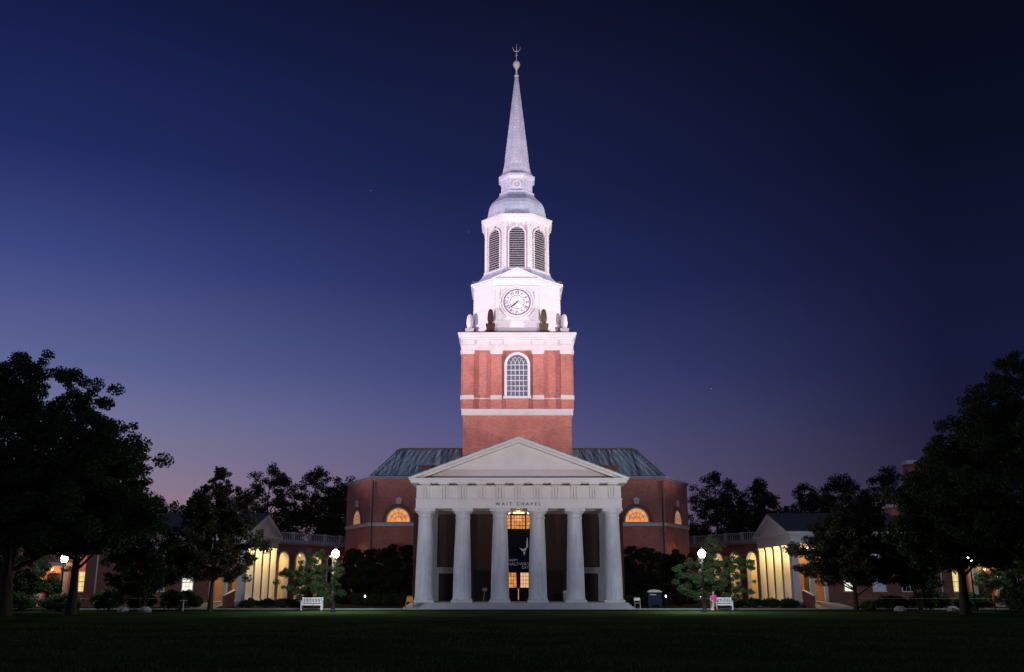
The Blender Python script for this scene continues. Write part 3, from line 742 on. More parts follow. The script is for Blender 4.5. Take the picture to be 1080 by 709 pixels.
    # porch lantern
    for i, yy in enumerate((82.9, 85.8, 88.5, 91.0)):
        xx = s * 24.1
        pl = thing('porch_lantern', (xx, yy, 4.99), '%s warm hanging lantern inside the %s porch, counted from the lawn' % (('first', 'second', 'third', 'fourth')[i], side), 'lantern', 'porch lanterns')
        MB().tube([(xx, yy, 4.99), (xx, yy, 4.82)], .015, 6).build('chain', 'black_metal', pl)
        MB().lathe([(.05, 4.5), (.11, 4.54), (.12, 4.74), (.04, 4.82)], (xx, yy), 10).build('shade', 'ceiling_glow', pl)
        point('porch_light', (xx, yy, 4.35), (250, 210, 180, 140)[i], (1.0, .72, .26), .1, pl)
    # ---- arcade linking the wing to the chapel
    P0 = Vector((s * 23.2, 93.0, 0)); P1 = Vector((s * 17.7, 105.2, 0)); U = (P1 - P0).normalized(); Lg = (P1 - P0).length
    Nn = Vector((-s * abs(U.y), -abs(U.x), 0)); 
    ac = thing('arcade', tuple(P0 + Vector((0, 0, G))), 'curving brick arcade with lit arches linking the chapel to the %s wing' % side, 'arcade', 'arcades beside the chapel')
    nb = 5; bw = Lg / nb
    w = MB().frame(P0, U, Nn)
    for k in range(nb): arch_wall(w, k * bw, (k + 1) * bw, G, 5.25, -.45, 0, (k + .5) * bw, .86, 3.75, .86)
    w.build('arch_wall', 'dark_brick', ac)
    for k in range(nb):
        t = MB().frame(P0, U, Nn); arch_band(t, (k + .5) * bw, -.44, .05, .74, .14, .1, 3.75, .74, 12); t.build('arch_trim', 'white_paint', ac)
    MB().frame(P0, U, Nn).box(-.0, Lg, -4.0, .12, 5.25, 5.4).box(0, Lg, -.1, .22, 5.4, 5.62).build('cornice', 'dimmed_white', ac)
    bl = MB().frame(P0, U, Nn); bl.box(0, Lg, -.12, .08, 5.62, 5.72).box(0, Lg, -.12, .08, 6.3, 6.4)
    for k in range(nb + 1): bl.box(k * bw - .14, k * bw + .14, -.16, .12, 5.62, 6.46)
    n_ = 9
    for k in range(nb):
        for j in range(1, n_):
            x = k * bw + bw * j / n_; bl.box(x - .03, x + .03, -.05, .01, 5.72, 6.3)
    bl.build('balustrade', 'dimmed_white', ac)
    MB().frame(P0, U, Nn).box(0, Lg, -4.2, -4.0, G, 5.25).build('back_wall', 'plaster', ac)
    MB().frame(P0, U, Nn).box(0, Lg, -4.0, 0, G, .08).build('floor', 'granite', ac)
    for k in (0, 2, 4):
        c = P0 + U * ((k + .5) * bw) - Nn * 2.0
        al = thing('arcade_lantern', (c.x, c.y, 5.24), ('warm hanging lantern in the %s arcade, %s' % (side, {0: 'bay next to the porch', 2: 'middle bay', 4: 'bay next to the chapel'}[k])), 'lantern', 'lanterns in the arcades')
        MB().tube([(c.x, c.y, 5.24), (c.x, c.y, 4.7)], .015, 6).build('chain', 'black_metal', al)
        MB().lathe([(.05, 4.3), (.14, 4.36), (.16, 4.6), (.04, 4.7)], (c.x, c.y), 10).build('shade', 'ceiling_glow', al)
        point('arcade_light', (c.x, c.y, 4.15), 120 if k == 4 else 330, (1.0, .68, .28), .12, al)

    # ---- large hall beyond the wing
    hl = thing('brick_hall', (s * 47, 83, G), 'two storey brick hall behind the big trees at the far %s' % side, 'building', 'brick halls at the edges')
    b = MB(); bx(b, 36.6, 60, 84.2, 97, G, 6.4); b.build('wall', 'red_brick', hl)
    b = MB(); bx(b, 36.4, 60.2, 84.0, 97.2, 6.4, 6.7); b.build('cornice', 'white_paint', hl)
    x0, x1 = sorted((s * 36.2, s * 60.4)); xa, xb = sorted((s * 41, s * 55.5))
    rf = MB().loft([[(x0, 83.8, 6.7), (x1, 83.8, 6.7), (x1, 97.4, 6.7), (x0, 97.4, 6.7)], [(xa, 90.4, 9.4), (xb, 90.4, 9.4), (xb, 90.8, 9.4), (xa, 90.8, 9.4)]]).build('roof', 'slate', hl)
    mats = ['lit_yellow', 'sash_glass', 'lit_blue', 'lit_yellow', 'sash_glass', 'lit_blue', 'sash_glass', 'sash_glass']
    for i, x in enumerate((37.6, 42.4, 44.8, 47.2, 49.6, 52, 54.4, 56.8)):
        side_window(hl, s * x, 84.2, .9, 2.5, .95, mats[i])
        side_window(hl, s * x, 84.2, 3.9, 5.3, .95, 'lit_white' if i == 3 else 'sash_glass')
    b = MB(); bx(b, 38.7, 39.0, 83.2, 84.2, G, 3.0); bx(b, 40.8, 41.1, 83.2, 84.2, G, 3.0); bx(b, 38.5, 41.3, 83.0, 84.2, 3.0, 3.3); b.build('door_porch', 'white_paint', hl)
    b = MB(); bx(b, 39.3, 40.5, 84.1, 84.19, G, 2.4); b.build('door', 'dark_wood', hl)
    wl = tag(MB().lathe([(.06, 2.62), (.1, 2.68), (.1, 2.85), (.03, 2.9)], (s * 39.9, 83.6), 10).build('porch_lamp', 'ceiling_glow', None, (s * 39.9, 83.6, 2.7)), 'amber lamp glowing in the doorway of the brick hall, far %s' % side, 'lamp', 'hall doorway lamps')
    point('porch_light', (s * 39.9, 83.5, 2.5), 60, (1.0, .58, .22), .1, wl)
    point('porch_light', (s * 37.2, 82.9, 3.2), 55, (1.0, .52, .24), .1, wl)
for o in [o for o in C.objects if o.parent is not None and o.type == 'LIGHT']: pass
# far brick chimney beyond the right trees
fc = thing('tall_chimney', (54.1, 130, G), 'tall red brick chimney with a white cap rising behind the right trees', 'chimney')
MB().box(53.2, 55.0, 129.2, 130.8, G, 17.2).build('stack', 'red_brick', fc)
MB().box(53.0, 55.2, 129.0, 131.0, 17.2, 17.55).box(53.3, 54.9, 129.3, 130.7, 17.55, 17.8).build('cap', 'white_paint', fc)

# ================================================================== TREES
rng = np.random.default_rng(7)
def leaves(name, mat, parent, centers, radii, n_leaf, size, flat=.75):
    k = len(centers); w = radii ** 2; idx = rng.choice(k, n_leaf, p=w / w.sum())
    d = rng.normal(size=(n_leaf, 3)); d /= np.linalg.norm(d, axis=1)[:, None]
    rad = rng.random(n_leaf) ** .45
    p = centers[idx] + d * (radii[idx] * rad)[:, None] * np.array([1, 1, flat])
    a = rng.normal(size=(n_leaf, 3)); a /= np.linalg.norm(a, axis=1)[:, None]
    b = np.cross(a, rng.normal(size=(n_leaf, 3))); b /= np.linalg.norm(b, axis=1)[:, None]
    s = size * (0.6 + .8 * rng.random(n_leaf))[:, None]
    v = np.empty((n_leaf, 4, 3)); v[:, 0] = p - a * s; v[:, 1] = p + b * s * .5 - a * s * .1; v[:, 2] = p + a * s; v[:, 3] = p - b * s * .5 + a * s * .1
    me = bpy.data.meshes.new(name); me.vertices.add(n_leaf * 4); me.loops.add(n_leaf * 4); me.polygons.add(n_leaf)
    me.vertices.foreach_set('co', v.reshape(-1).astype(np.float32)); me.loops.foreach_set('vertex_index', np.arange(n_leaf * 4, dtype=np.int32))
    me.polygons.foreach_set('loop_start', np.arange(0, n_leaf * 4, 4, dtype=np.int32)); me.polygons.foreach_set('loop_total', np.full(n_leaf, 4, dtype=np.int32))
    me.update(); me.validate(); me.materials.append(MATS[mat])
    o = bpy.data.objects.new(name, me); C.objects.link(o); o.parent = parent; return o
def tree(label, x, y, h, prof, n_cl, n_leaf, size, mat='leaf_dark', trunk=.3, cl=(.6, 1.3), cat='tree', group=None, base=None, name='tree', stems=1, ysq=.85, seed=1, cat_trunk='trunk'):
    """prof: list of (height fraction, radius in m)"""
    global rng; rng = np.random.default_rng(seed)
    far = y > 110
    if far: prof = [(a, b * 1.14) for a, b in prof]; n_cl = int(n_cl * 1.25); n_leaf = int(n_leaf * 1.2)
    n_cl = int(n_cl * 2.0); n_leaf = int(n_leaf * (2.9 if size > .2 and not far else 2.4)); size *= .48 if size > .2 and not far else .52; cl = (cl[0] * .9, cl[1] * .95) if far else (cl[0] * .5, cl[1] * .72)
    root = thing(name, (x, y, G), label, cat, group)
    hs = np.array([p[0] for p in prof]); rs = np.array([p[1] for p in prof])
    lo = prof[0][0]
    # clump centres, biased to the outside, more where the crown is wide
    zz = []; 
    tt = np.linspace(lo, 1, 60); ww = np.interp(tt, hs, rs) + .15; ww = ww / ww.sum()
    t = rng.choice(tt, n_cl, p=ww) + rng.normal(size=n_cl) * .01
    r = np.interp(t, hs, rs); ang = rng.random(n_cl) * 2 * PI
    lump = 1 + .13 * np.sin(ang * 3 + seed) + .10 * np.sin(t * 23 + seed * 2) + rng.normal(size=n_cl) * .085
    rr = r * lump * (rng.random(n_cl) ** .42)
    c = np.stack([rr * np.cos(ang), rr * np.sin(ang) * ysq, t * h], 1)
    rad = rng.uniform(cl[0], cl[1], n_cl) * (1.1 - .35 * t)
    leaves('crown', mat, root, c, rad, n_leaf, size)
    tb = MB()
    top = h * (.86 if stems == 1 else .6)
    base_pts = []
    for q in range(stems):
        a = 2 * PI * q / stems + seed; lean = 0 if stems == 1 else .16 * h
        pts = []; rads = []
        for i in range(7):
            f = i / 6; wob = .02 * h * f
            pts.append((math.cos(a) * lean * f ** .8 + rng.normal() * wob * .4, math.sin(a) * lean * f ** .8 + rng.normal() * wob * .4, top * f)); rads.append(trunk * (1.25 if i == 0 else 1) * (1 - f * .85))
        tb.tube(pts, rads, 9); base_pts.append(pts)
    sel = rng.choice(n_cl, min(n_cl, 34), replace=False)
    for i in sel:
        e = Vector(c[i]); P_ = base_pts[rng.integers(stems)]
        f = max(.15, min(.95, (e.z / top) - .12 - .25 * (math.hypot(e.x, e.y) / (h)))); k = f * 6; a0 = Vector(P_[int(k)]).lerp(Vector(P_[min(6, int(k) + 1)]), k - int(k))
        m = a0.lerp(e, .5) + Vector((0, 0, .05 * (e - a0).length))
        r0 = trunk * (1 - f * .8) * .45
        tb.tube([a0, m, e], [r0, r0 * .55, r0 * .15], 6)
    me_o = tb.build('trunk', 'bark', None); me_o.parent = root
    return root
# near giants
tree('huge dark broadleaf tree filling the left edge of the lawn', -31.5, 60, 15.9, [(.27, 5.5), (.33, 8.4), (.42, 9.0), (.55, 7.6), (.68, 6.7), (.82, 5.4), (.93, 3.9), (1, 1.6)], 460, 70000, .21, trunk=.42, cl=(.7, 1.35), seed=3, group='big trees framing the lawn')
tree('dark lower-branching tree in front of the huge tree at far left', -28.7, 63, 11.4, [(.36, 2.6), (.46, 4.2), (.6, 4.2), (.8, 2.8), (1, .8)], 200, 26000, .2, trunk=.3, cl=(.6, 1.1), seed=5, group='big trees framing the lawn')
tree('huge dark broadleaf tree filling the right edge of the lawn', 32.8, 60, 16.4, [(.26, 5.2), (.32, 8.2), (.42, 9.2), (.55, 8.2), (.68, 6.4), (.82, 4.4), (.92, 2.8), (1, .9)], 420, 62000, .21, trunk=.42, cl=(.7, 1.35), seed=8, group='big trees framing the lawn')
tree('dark tree with a straight trunk just inside the huge tree at right', 28.4, 63, 11.2, [(.28, 2.6), (.4, 4.0), (.6, 3.6), (.8, 2.4), (1, .7)], 200, 26000, .2, trunk=.3, cl=(.6, 1.1), seed=11, group='big trees framing the lawn')
# mid trees
tree('medium reddish-leaved tree before the left wing porch', -22.3, 71, 10.1, [(.24, 2.0), (.36, 3.2), (.55, 3.2), (.75, 2.3), (.9, 1.3), (1, .4)], 190, 24000, .15, mat='leaf_russet', trunk=.17, cl=(.4, .85), seed=14, group='medium trees before the wings')
tree('medium spreading dark tree before the right wing', 24.6, 72, 7.6, [(.27, 2.6), (.42, 4.2), (.6, 4.3), (.8, 3.0), (1, .8)], 210, 26000, .16, mat='leaf_russet', trunk=.17, cl=(.45, .9), seed=16, group='medium trees before the wings')
tree('low multi-stemmed tree with fanned bare stems at left', -26.6, 69.5, 6.0, [(.22, 1.6), (.4, 2.8), (.62, 3.0), (.85, 2.0), (1, .6)], 150, 16000, .15, trunk=.11, cl=(.4, .8), seed=18, stems=5, cat='tree')
tree('slim dark tree in front of the brick hall at right', 29.3, 72, 5.6, [(.3, 1.2), (.5, 2.2), (.8, 1.8), (1, .4)], 90, 9000, .14, trunk=.09, cl=(.35, .7), seed=19, stems=4)
# small lamp lit trees
tree('small light green ornamental tree beside the left lamp', -16.2, 77.5, 4.5, [(.16, 1.5), (.35, 2.9), (.5, 2.3), (.62, 2.5), (.75, 1.5), (1, .4)], 75, 10000, .12, mat='leaf_green', trunk=.09, cl=(.3, .6), seed=21, stems=3, group='small trees by the lamps')
tree('small wide green ornamental tree behind the right lamp', 15.6, 77.5, 5.3, [(.14, 1.9), (.35, 3.6), (.48, 2.6), (.62, 3.2), (.78, 1.7), (1, .5)], 85, 12500, .12, mat='leaf_green', trunk=.1, cl=(.3, .65), seed=23, stems=3, group='small trees by the lamps')
tree('green tree lit by the lamp at the far right edge', 35.8, 70, 5.6, [(.12, 1.6), (.35, 2.6), (.6, 2.6), (.85, 1.5), (1, .5)], 110, 12000, .15, mat='leaf_green', trunk=.1, cl=(.4, .75), seed=25, stems=3)
tree('green tree behind the lamp at the far left edge', -37.0, 73, 5.2, [(.12, 1.6), (.35, 2.8), (.6, 2.6), (.85, 1.5), (1, .5)], 110, 10000, .15, mat='leaf_dark', trunk=.1, cl=(.4, .75), seed=26, stems=3)
# dark evergreens added before the chapel walls, standing in for their shade
for i, (x, y, h, r) in enumerate(((-11.4, 91.3, 5.2, 2.3), (-15.0, 92.8, 4.9, 2.0), (11.6, 91.3, 5.1, 2.3), (15.1, 93.0, 4.8, 1.9))):
    tree(('broad dark evergreen added for the shaded wall left of the portico', 'narrow dark evergreen added for the shaded wall at the left chapel corner', 'broad dark evergreen added for the shaded wall right of the portico', 'narrow dark evergreen added for the shaded wall at the right chapel corner')[i], x, y, h, [(.04, r * .95), (.4, r), (.75, r * .9), (.92, r * .8), (1, r * .6)], 120, 20000, .16, mat='leaf_shade', trunk=.12, cl=(.4, .8), seed=30 + i, name='evergreen', cat='evergreen tree', group='evergreens added for the wall shade')
# background trees
bgt = [(-31.5, 122, 16.2, 4.6, 'dark full-crowned tree rising behind the left wing roof'), (-25.8, 126, 16.6, 4.6, 'tallest dark tree behind the left arcade'), (-21.3, 121, 14.6, 3.2, 'dark tree touching the left side of the chapel wall'), (-37.5, 118, 12.6, 4.4, 'lower dark tree behind the left wing, beside the sky gap'),
       (24.6, 118, 15.0, 4.4, 'dark round tree rising behind the right arcade'), (30.6, 121, 14.4, 3.9, 'dark tree behind the right gabled porch'), (36.2, 119, 13.6, 3.8, 'dark tree behind the right wing roof, just right of its gable'), (41.5, 122, 15.0, 4.4, 'dark tree behind the middle of the right wing roof'), (47.0, 120, 15.6, 4.8, 'dark tree left of the tall brick chimney'), (53.5, 124, 14.6, 4.8, 'dark tree below the tall brick chimney')]
for i, (x, y, h, r, lab) in enumerate(bgt):
    tree(lab, x, y, h, [(.12, r * .75), (.35, r), (.6, r * .95), (.8, r * .7), (.93, r * .4), (1, r * .15)], 150, 17000, .24, mat='leaf_far', trunk=.28, cl=(.6, 1.15), seed=40 + i, group='trees behind the buildings')
for i in range(8):
    x = (-62, -54, -46, -19.5, 19.8, 60, 68, 76)[i]
    y = (128, 132, 125, 138, 134, 126, 130, 128)[i]
    h = (14, 15, 13, 12, 12.5, 15, 16, 15)[i]
    lab = ('broad dark tree at the far left end behind the hall', 'dark tree second from the far left behind the hall', 'dark tree behind the left hall roof', 'dark tree just left of the chapel wall, behind', 'thin-topped tree just right of the chapel wall', 'dark tree behind the right hall roof', 'dark tree second from the far right behind the hall', 'broad dark tree at the far right end behind the hall')[i]
    tree(lab, x, y, h, [(.1, 4), (.4, 4.6), (.7, 3.8), (.9, 1.8), (1, .5)], 120, 11000, .27, mat='leaf_far', trunk=.25, cl=(.7, 1.2), seed=60 + i, group='trees behind the buildings')

# grass blades of the near lawn
rng = np.random.default_rng(77)
nb_ = 90000
yy = 15 + 33 * rng.random(nb_) ** 1.5; xx = (rng.random(nb_) * 2 - 1) * (yy * .60 + 1)
dens = np.sin(xx * .9 + np.sin(yy * .7) * 2) + np.sin(yy * 1.3 + xx * .33) + rng.normal(size=nb_) * 1.0
hh = (.035 + .05 * rng.random(nb_)) * (1 + .35 * np.clip(dens, -1.5, 2)); an = rng.random(nb_) * 2 * PI
v = np.empty((nb_, 3, 3)); w_ = .006 + .004 * rng.random(nb_)
v[:, 0] = np.stack([xx - np.cos(an) * w_, yy - np.sin(an) * w_, np.full(nb_, G)], 1)
v[:, 1] = np.stack([xx + np.cos(an) * w_, yy + np.sin(an) * w_, np.full(nb_, G)], 1)
v[:, 2] = np.stack([xx + rng.normal(size=nb_) * .02, yy + rng.normal(size=nb_) * .02, G + hh], 1)
me = bpy.data.meshes.new('grass_blades'); me.vertices.add(nb_ * 3); me.loops.add(nb_ * 3); me.polygons.add(nb_)
me.vertices.foreach_set('co', v.reshape(-1).astype(np.float32)); me.loops.foreach_set('vertex_index', np.arange(nb_ * 3, dtype=np.int32))
me.polygons.foreach_set('loop_start', np.arange(0, nb_ * 3, 3, dtype=np.int32)); me.polygons.foreach_set('loop_total', np.full(nb_, 3, dtype=np.int32))
me.update(); me.materials.append(MATS['blade'])
gb = bpy.data.objects.new('grass_blades', me); C.objects.link(gb); tag(gb, 'short grass blades of the dark lawn in the foreground', 'grass', kind='stuff')

# ================================================================== SHRUBS AND HEDGES
def shrub(label, x, y, rx, ry, h, n=5000, size=.09, mat='leaf_hedge', seed=1, name='shrub', group=None, cat='bush'):
    global rng; rng = np.random.default_rng(seed)
    root = thing(name, (x, y, G), label, cat, group)
    k = 60; a = rng.random(k) * 2 * PI; u = rng.random(k); rr = rng.random(k) ** .5
    c = np.stack([np.cos(a) * rx * rr * .8, np.sin(a) * ry * rr * .8, h * (.25 + .55 * u * (1 - .5 * rr ** 2))], 1)
    leaves('foliage', mat, root, c, rng.uniform(.22, .38, k) * min(1.2, h / 1.1), n, size)
    tb = MB()
    for i in range(7): tb.tube([(0, 0, 0), tuple(Vector(c[i]) * .6), tuple(c[i])], [.03, .02, .008], 5)
    o = tb.build('stems', 'bark', None); o.parent = root
    return root
SH = 'round shrubs along the beds'
shrub('round green shrub lit by the far left lamp', -29.6, 71, 1.35, 1.1, 1.75, 7000, .10, 'leaf_green', 101, group=SH)
shrub('large round dark shrub left of the porch path', -24.9, 72.3, 1.7, 1.3, 1.75, 8000, seed=102, group=SH)
shrub('dark shrub beside the multi-stemmed tree stems', -27.9, 72.6, 1.1, 1.0, 1.55, 5000, seed=103, group=SH)
shrub('low shrub at the foot of the huge left tree', -32.6, 70, 1.6, 1.1, 1.3, 6000, mat='leaf_green', seed=104, group=SH)
shrub('dark shrub at the far left corner of the lawn', -36.2, 70.5, 1.8, 1.2, 1.5, 6000, seed=105, group=SH)
shrub('big round shrub before the right hall, left one', 27.8, 73.5, 1.3, 1.0, 1.2, 5000, seed=106, group=SH)
shrub('big round shrub before the right hall, middle one', 30.6, 73.2, 1.6, 1.1, 1.6, 7000, seed=107, group=SH)
shrub('big round shrub left of the yellow window at right', 33.6, 73, 1.5, 1.1, 1.5, 6000, mat='leaf_green', seed=108, group=SH)
shrub('leafy shrub under the far right lit tree', 36.5, 70.4, 1.8, 1.1, 1.3, 7000, mat='leaf_green', seed=109, group=SH)
shrub('pale flowering low shrub under the right trunk', 26.3, 74.2, .8, .6, .7, 2500, mat='leaf_green', seed=110, group=SH)
for s in (-1, 1):
    sd = 'left' if s < 0 else 'right'
    for i, x in enumerate((17.6, 19.0, 20.4, 21.8)):
        shrub('%s low hedge bush before the %s porch, counted outward from the chapel' % (('first', 'second', 'third', 'fourth')[i], sd), s * x, 79.6, .85, .5, .85, 3000, .07, seed=120 + i + (10 if s > 0 else 0), name='hedge_bush', group='low hedge bushes before the porches')
    for i, x in enumerate((9.9, 11.2, 12.7, 14.2)):
        shrub('%s dark bush at the foot of the chapel wall %s of the portico, counted outward' % (('first', 'second', 'third', 'fourth')[i], sd), s * x, 85.5 + i * .6, .9, .6, 1.1 + .15 * (i % 2), 3000, .08, seed=140 + i + (10 if s > 0 else 0), mat='leaf_far', group='bushes by the chapel wall')

# ================================================================== STREET LAMPS
def lamp(x, y, label, h=3.9, e=1900):
    t = thing('street_lamp', (x, y, G), label, 'street lamp', 'black globe lamps along the path')
    MB().lathe([(.22, G), (.22, G + .08), (.15, G + .14), (.12, G + .5), (.085, G + .6), (.06, G + .75), (.05, G + h - .55), (.075, G + h - .5), (.05, G + h - .45), (.05, G + h - .38), (.14, G + h - .3), (.16, G + h - .24)], (x, y), 14).build('post', 'black_metal', t)
    MB().lathe([(.12, G + h - .24), (.23, G + h - .1), (.265, G + h + .05), (.21, G + h + .2), (.09, G + h + .3)], (x, y), 18).build('globe', 'lamp_glow', t)
    MB().lathe([(.10, G + h + .3), (.12, G + h + .33), (.05, G + h + .4), (.02, G + h + .5)], (x, y), 12).build('cap', 'black_metal', t)
    for k in range(4):
        a = PI / 4 + k * PI / 2; c, s_ = math.cos(a), math.sin(a)
        MB().tube([(x + c * .16, y + s_ * .16, G + h - .24), (x + c * .26, y + s_ * .26, G + h), (x + c * .12, y + s_ * .12, G + h + .31)], .012, 5).build('cage_bar', 'black_metal', t)
    for q in (-.42, .42):
        point('lamp_light', (x + q, y - .3, G + h + .05), e / 2, (.86, .96, 1.0), .2, t)
    return t
lamp(-12.88, 68, 'bright black street lamp left of the chapel near the white bench')
lamp(12.72, 68, 'bright black street lamp right of the chapel in front of a green tree')
lamp(-33.2, 71, 'bright street lamp at far left under the huge tree', 3.65, 300)
lamp(33.2, 71.8, 'street lamp half hidden by leaves at far right', 3.75, 260)

# ================================================================== BENCHES
def bench(x, y, label):
    t = thing('bench', (x, y, G), label, 'bench', 'white benches by the path')
    z = G
    w = .78
    s_ = MB()
    for k in range(4): s_.box(x - w, x + w, y - .24 + k * .125, y - .14 + k * .125, z + .42, z + .45)
    s_.box(x - w + .02, x + w - .02, y - .235, y - .205, z + .34, z + .42)
    s_.build('seat', 'white_paint', t)
    b = MB().box(x - w, x + w, y + .26, y + .31, z + .82, z + .9).box(x - w, x + w, y + .265, y + .305, z + .5, z + .56)
    for k in range(13): xx = x - w + .1 + k * (2 * w - .2) / 12; b.box(xx - .03, xx + .03, y + .27, y + .30, z + .56, z + .82)
    b.build('backrest', 'white_paint', t)
    for sx in (-1, 1):
        xx = x + sx * (w - .04)
        MB().box(xx - .04, xx + .04, y - .25, y - .17, z, z + .64).build('leg', 'white_paint', t)
        MB().box(xx - .04, xx + .04, y + .25, y + .32, z, z + .92).build('leg', 'white_paint', t)
        MB().box(xx - .045, xx + .045, y - .3, y + .26, z + .64, z + .68).build('armrest', 'white_paint', t)
    return t
bench(-15.42, 73.2, 'white slatted bench left of the left lamp post')
bench(15.05, 73.2, 'white slatted bench with a person at its left end, right of the lamp')

# ---- seated person
def skin_body(name, pts, edges, rads, mat, parent, off, sub=2, root=0):
    me = bpy.data.meshes.new(name); me.from_pydata(pts, edges, []); o = bpy.data.objects.new(name, me); C.objects.link(o)
    o.modifiers.new('s', 'SKIN'); sd = o.modifiers.new('d', 'SUBSURF'); sd.levels = sub; sd.render_levels = sub
    for i, r in enumerate(rads):
        v = me.skin_vertices[0].data[i]; v.radius = (r, r) if not hasattr(r, '__len__') else r; v.use_root = (i == root)
    dg = bpy.context.evaluated_depsgraph_get(); m2 = bpy.data.meshes.new_from_object(o.evaluated_get(dg))
    bpy.data.objects.remove(o)
    m2.materials.clear(); m2.materials.append(MATS[mat])
    for p in m2.polygons: p.use_smooth = True
    r = bpy.data.objects.new(name, m2); C.objects.link(r); r.parent = parent; r.location = off; return r
px, py = 14.42, 73.08
per = thing('person', (px, py, G), 'person in a magenta top with bare legs sitting on the white bench', 'person')
J = {  # local coordinates, facing -y
 'pel': (0, .02, .53), 'wai': (0, .05, .72), 'che': (0, .04, .92), 'nec': (0, .0, 1.08), 'hea': (0, -.03, 1.17), 'hed': (0, -.04, 1.27), 'top': (0, -.03, 1.34)}
names = list(J); pts = [J[k] for k in names]; rad = [(.15, .12), (.13, .1), (.15, .11), (.05, .05), (.07, .08), (.085, .10), (.05, .06)]
ed = [(i, i + 1) for i in range(6)]
def addp(p, r, par):
    pts.append(p); rad.append((r, r)); ed.append((par, len(pts) - 1)); return len(pts) - 1
for sx in (-1, 1):
    a = addp((sx * .09, -.06, .51), .095, 0); a = addp((sx * .11, -.42, .52), .065, a); a = addp((sx * .12, -.44, .46), .06, a); a = addp((sx * .12, -.46, .25), .05, a); a = addp((sx * .12, -.44, .09), .035, a); a = addp((sx * .13, -.56, .04), .035, a); addp((sx * .13, -.64, .03), .025, a)
    a = addp((sx * .19, .02, 1.0), .055, 2); a = addp((sx * .24, -.03, .76), .042, a); a = addp((sx * .16, -.24, .63), .032, a); a = addp((sx * .12, -.32, .60), .030, a)
    for q in range(4): addp((sx * .12 + (q - 1.5) * .018, -.40 + abs(q - 1.4) * .012, .585), .009, a)
    addp((sx * .08, -.35, .60), .010, a)
skin_body('body', pts, ed, rad, 'skin', per, (0, 0, 0))
skin_body('magenta_top', [(0, .02, .56), (0, .05, .74), (0, .04, .92), (0, .01, 1.03), (-.19, .02, 1.0), (-.225, -.0, .86), (.19, .02, 1.0), (.225, 0, .86)], [(0, 1), (1, 2), (2, 3), (2, 4), (4, 5), (2, 6), (6, 7)], [(.19, .15), (.165, .13), (.18, .135), (.085, .08), (.075, .075), (.065, .065), (.075, .075), (.065, .065)], 'magenta_cloth', per, (0, 0, 0))
skin_body('shorts', [(0, .02, .52), (-.09, -.06, .515), (-.11, -.26, .52), (.09, -.06, .515), (.11, -.26, .52)], [(0, 1), (1, 2), (0, 3), (3, 4)], [(.17, .13), (.115, .115), (.095, .095), (.115, .115), (.095, .095)], 'denim', per, (0, 0, 0))
skin_body('hair', [(0, .0, 1.26), (0, .01, 1.33), (0, .05, 1.2), (0, .07, 1.05)], [(0, 1), (0, 2), (2, 3)], [(.095, .10), (.08, .085), (.085, .05), (.07, .035)], 'dark_hair', per, (0, 0, 0))
fc_ = MB()
for sx in (-1, 1): fc_.box(sx * .032 - .012, sx * .032 + .012, -.137, -.128, 1.262, 1.272)
fc_.box(-.025, .025, -.135, -.125, 1.195, 1.203).box(-.01, .01, -.155, -.13, 1.22, 1.25)
o = fc_.build('face', 'dark_hair', None); o.parent = per; o['_o'] = (0, 0, 0)

# ================================================================== SMALL THINGS
# orange folding sawhorse
t = thing('folding_barrier', (-8.4, 75.6, G), 'orange A-frame barrier at the left corner of the portico steps', 'barrier')
for sy in (-1, 1):
    for sx in (-1, 1):
        MB().tube([(-8.4 + sx * .34, 75.6 + sy * .28, G), (-8.4 + sx * .18, 75.6 + sy * .02, G + .95)], .035, 4, False).build('leg', 'orange_paint', t)
    MB().loft([[(-8.4 - w, 75.6 + sy * (.02 + (G + .95 - z) * .28 / .95) + d, z) for w, z in ((.22, G + .9), (-.22, G + .9), (-.27, G + .55), (.27, G + .55))] for d in (-.012, .012)]).build('board', 'orange_paint', t)
MB().box(-8.6, -8.2, 75.57, 75.63, G + .93, G + .99).build('top_bar', 'orange_paint', t)
# white folding chair / stand right of the portico
t = thing('folding_chair', (9.15, 76.2, G), 'pale folding chair standing just right of the portico steps', 'chair')
for sx in (-1, 1):
    MB().tube([(9.15 + sx * .22, 75.95, G), (9.15 + sx * .22, 76.42, G + .85)], .014, 6).build('leg', 'white_paint', t)
    MB().tube([(9.15 + sx * .2, 76.45, G), (9.15 + sx * .2, 75.98, G + .45)], .014, 6).build('leg', 'white_paint', t)
MB().box(8.94, 9.36, 75.95, 76.35, G + .44, G + .46).build('seat', 'white_paint', t)
MB().box(8.94, 9.36, 76.36, 76.38, G + .62, G + .84).build('backrest', 'white_paint', t)
# utility cabinet with pale lid
t = thing('utility_cart', (11.0, 79.8, G), 'dark wheeled cart with a pale curved lid right of the portico', 'cart')
MB().box(10.45, 11.55, 79.45, 80.15, G + .22, G + 1.12).build('body', 'blue_plastic', t)
MB().loft([[(10.38, y, G + 1.22), (11.62, y, G + 1.22), (11.45, y, G + 1.38), (11.0, y, G + 1.44), (10.55, y, G + 1.38)] for y in (79.38, 80.22)]).build('lid', 'beige_plastic', t)
MB().box(10.6, 11.1, 79.43, 79.45, G + 1.0, G + 1.08).build('label_strip', 'beige_plastic', t)
for xx in (10.6, 11.4):
    MB().tube([(xx, 79.42, G + .13), (xx, 79.5, G + .13)], .13, 14).build('wheel', 'black_metal', t)
    MB().tube([(xx, 80.08, G + .13), (xx, 80.16, G + .13)], .13, 14).build('wheel', 'black_metal', t)
    MB().tube([(xx, 79.47, G + 1.1), (xx, 79.47, G + 1.24)], .02, 5).build('post', 'black_metal', t)
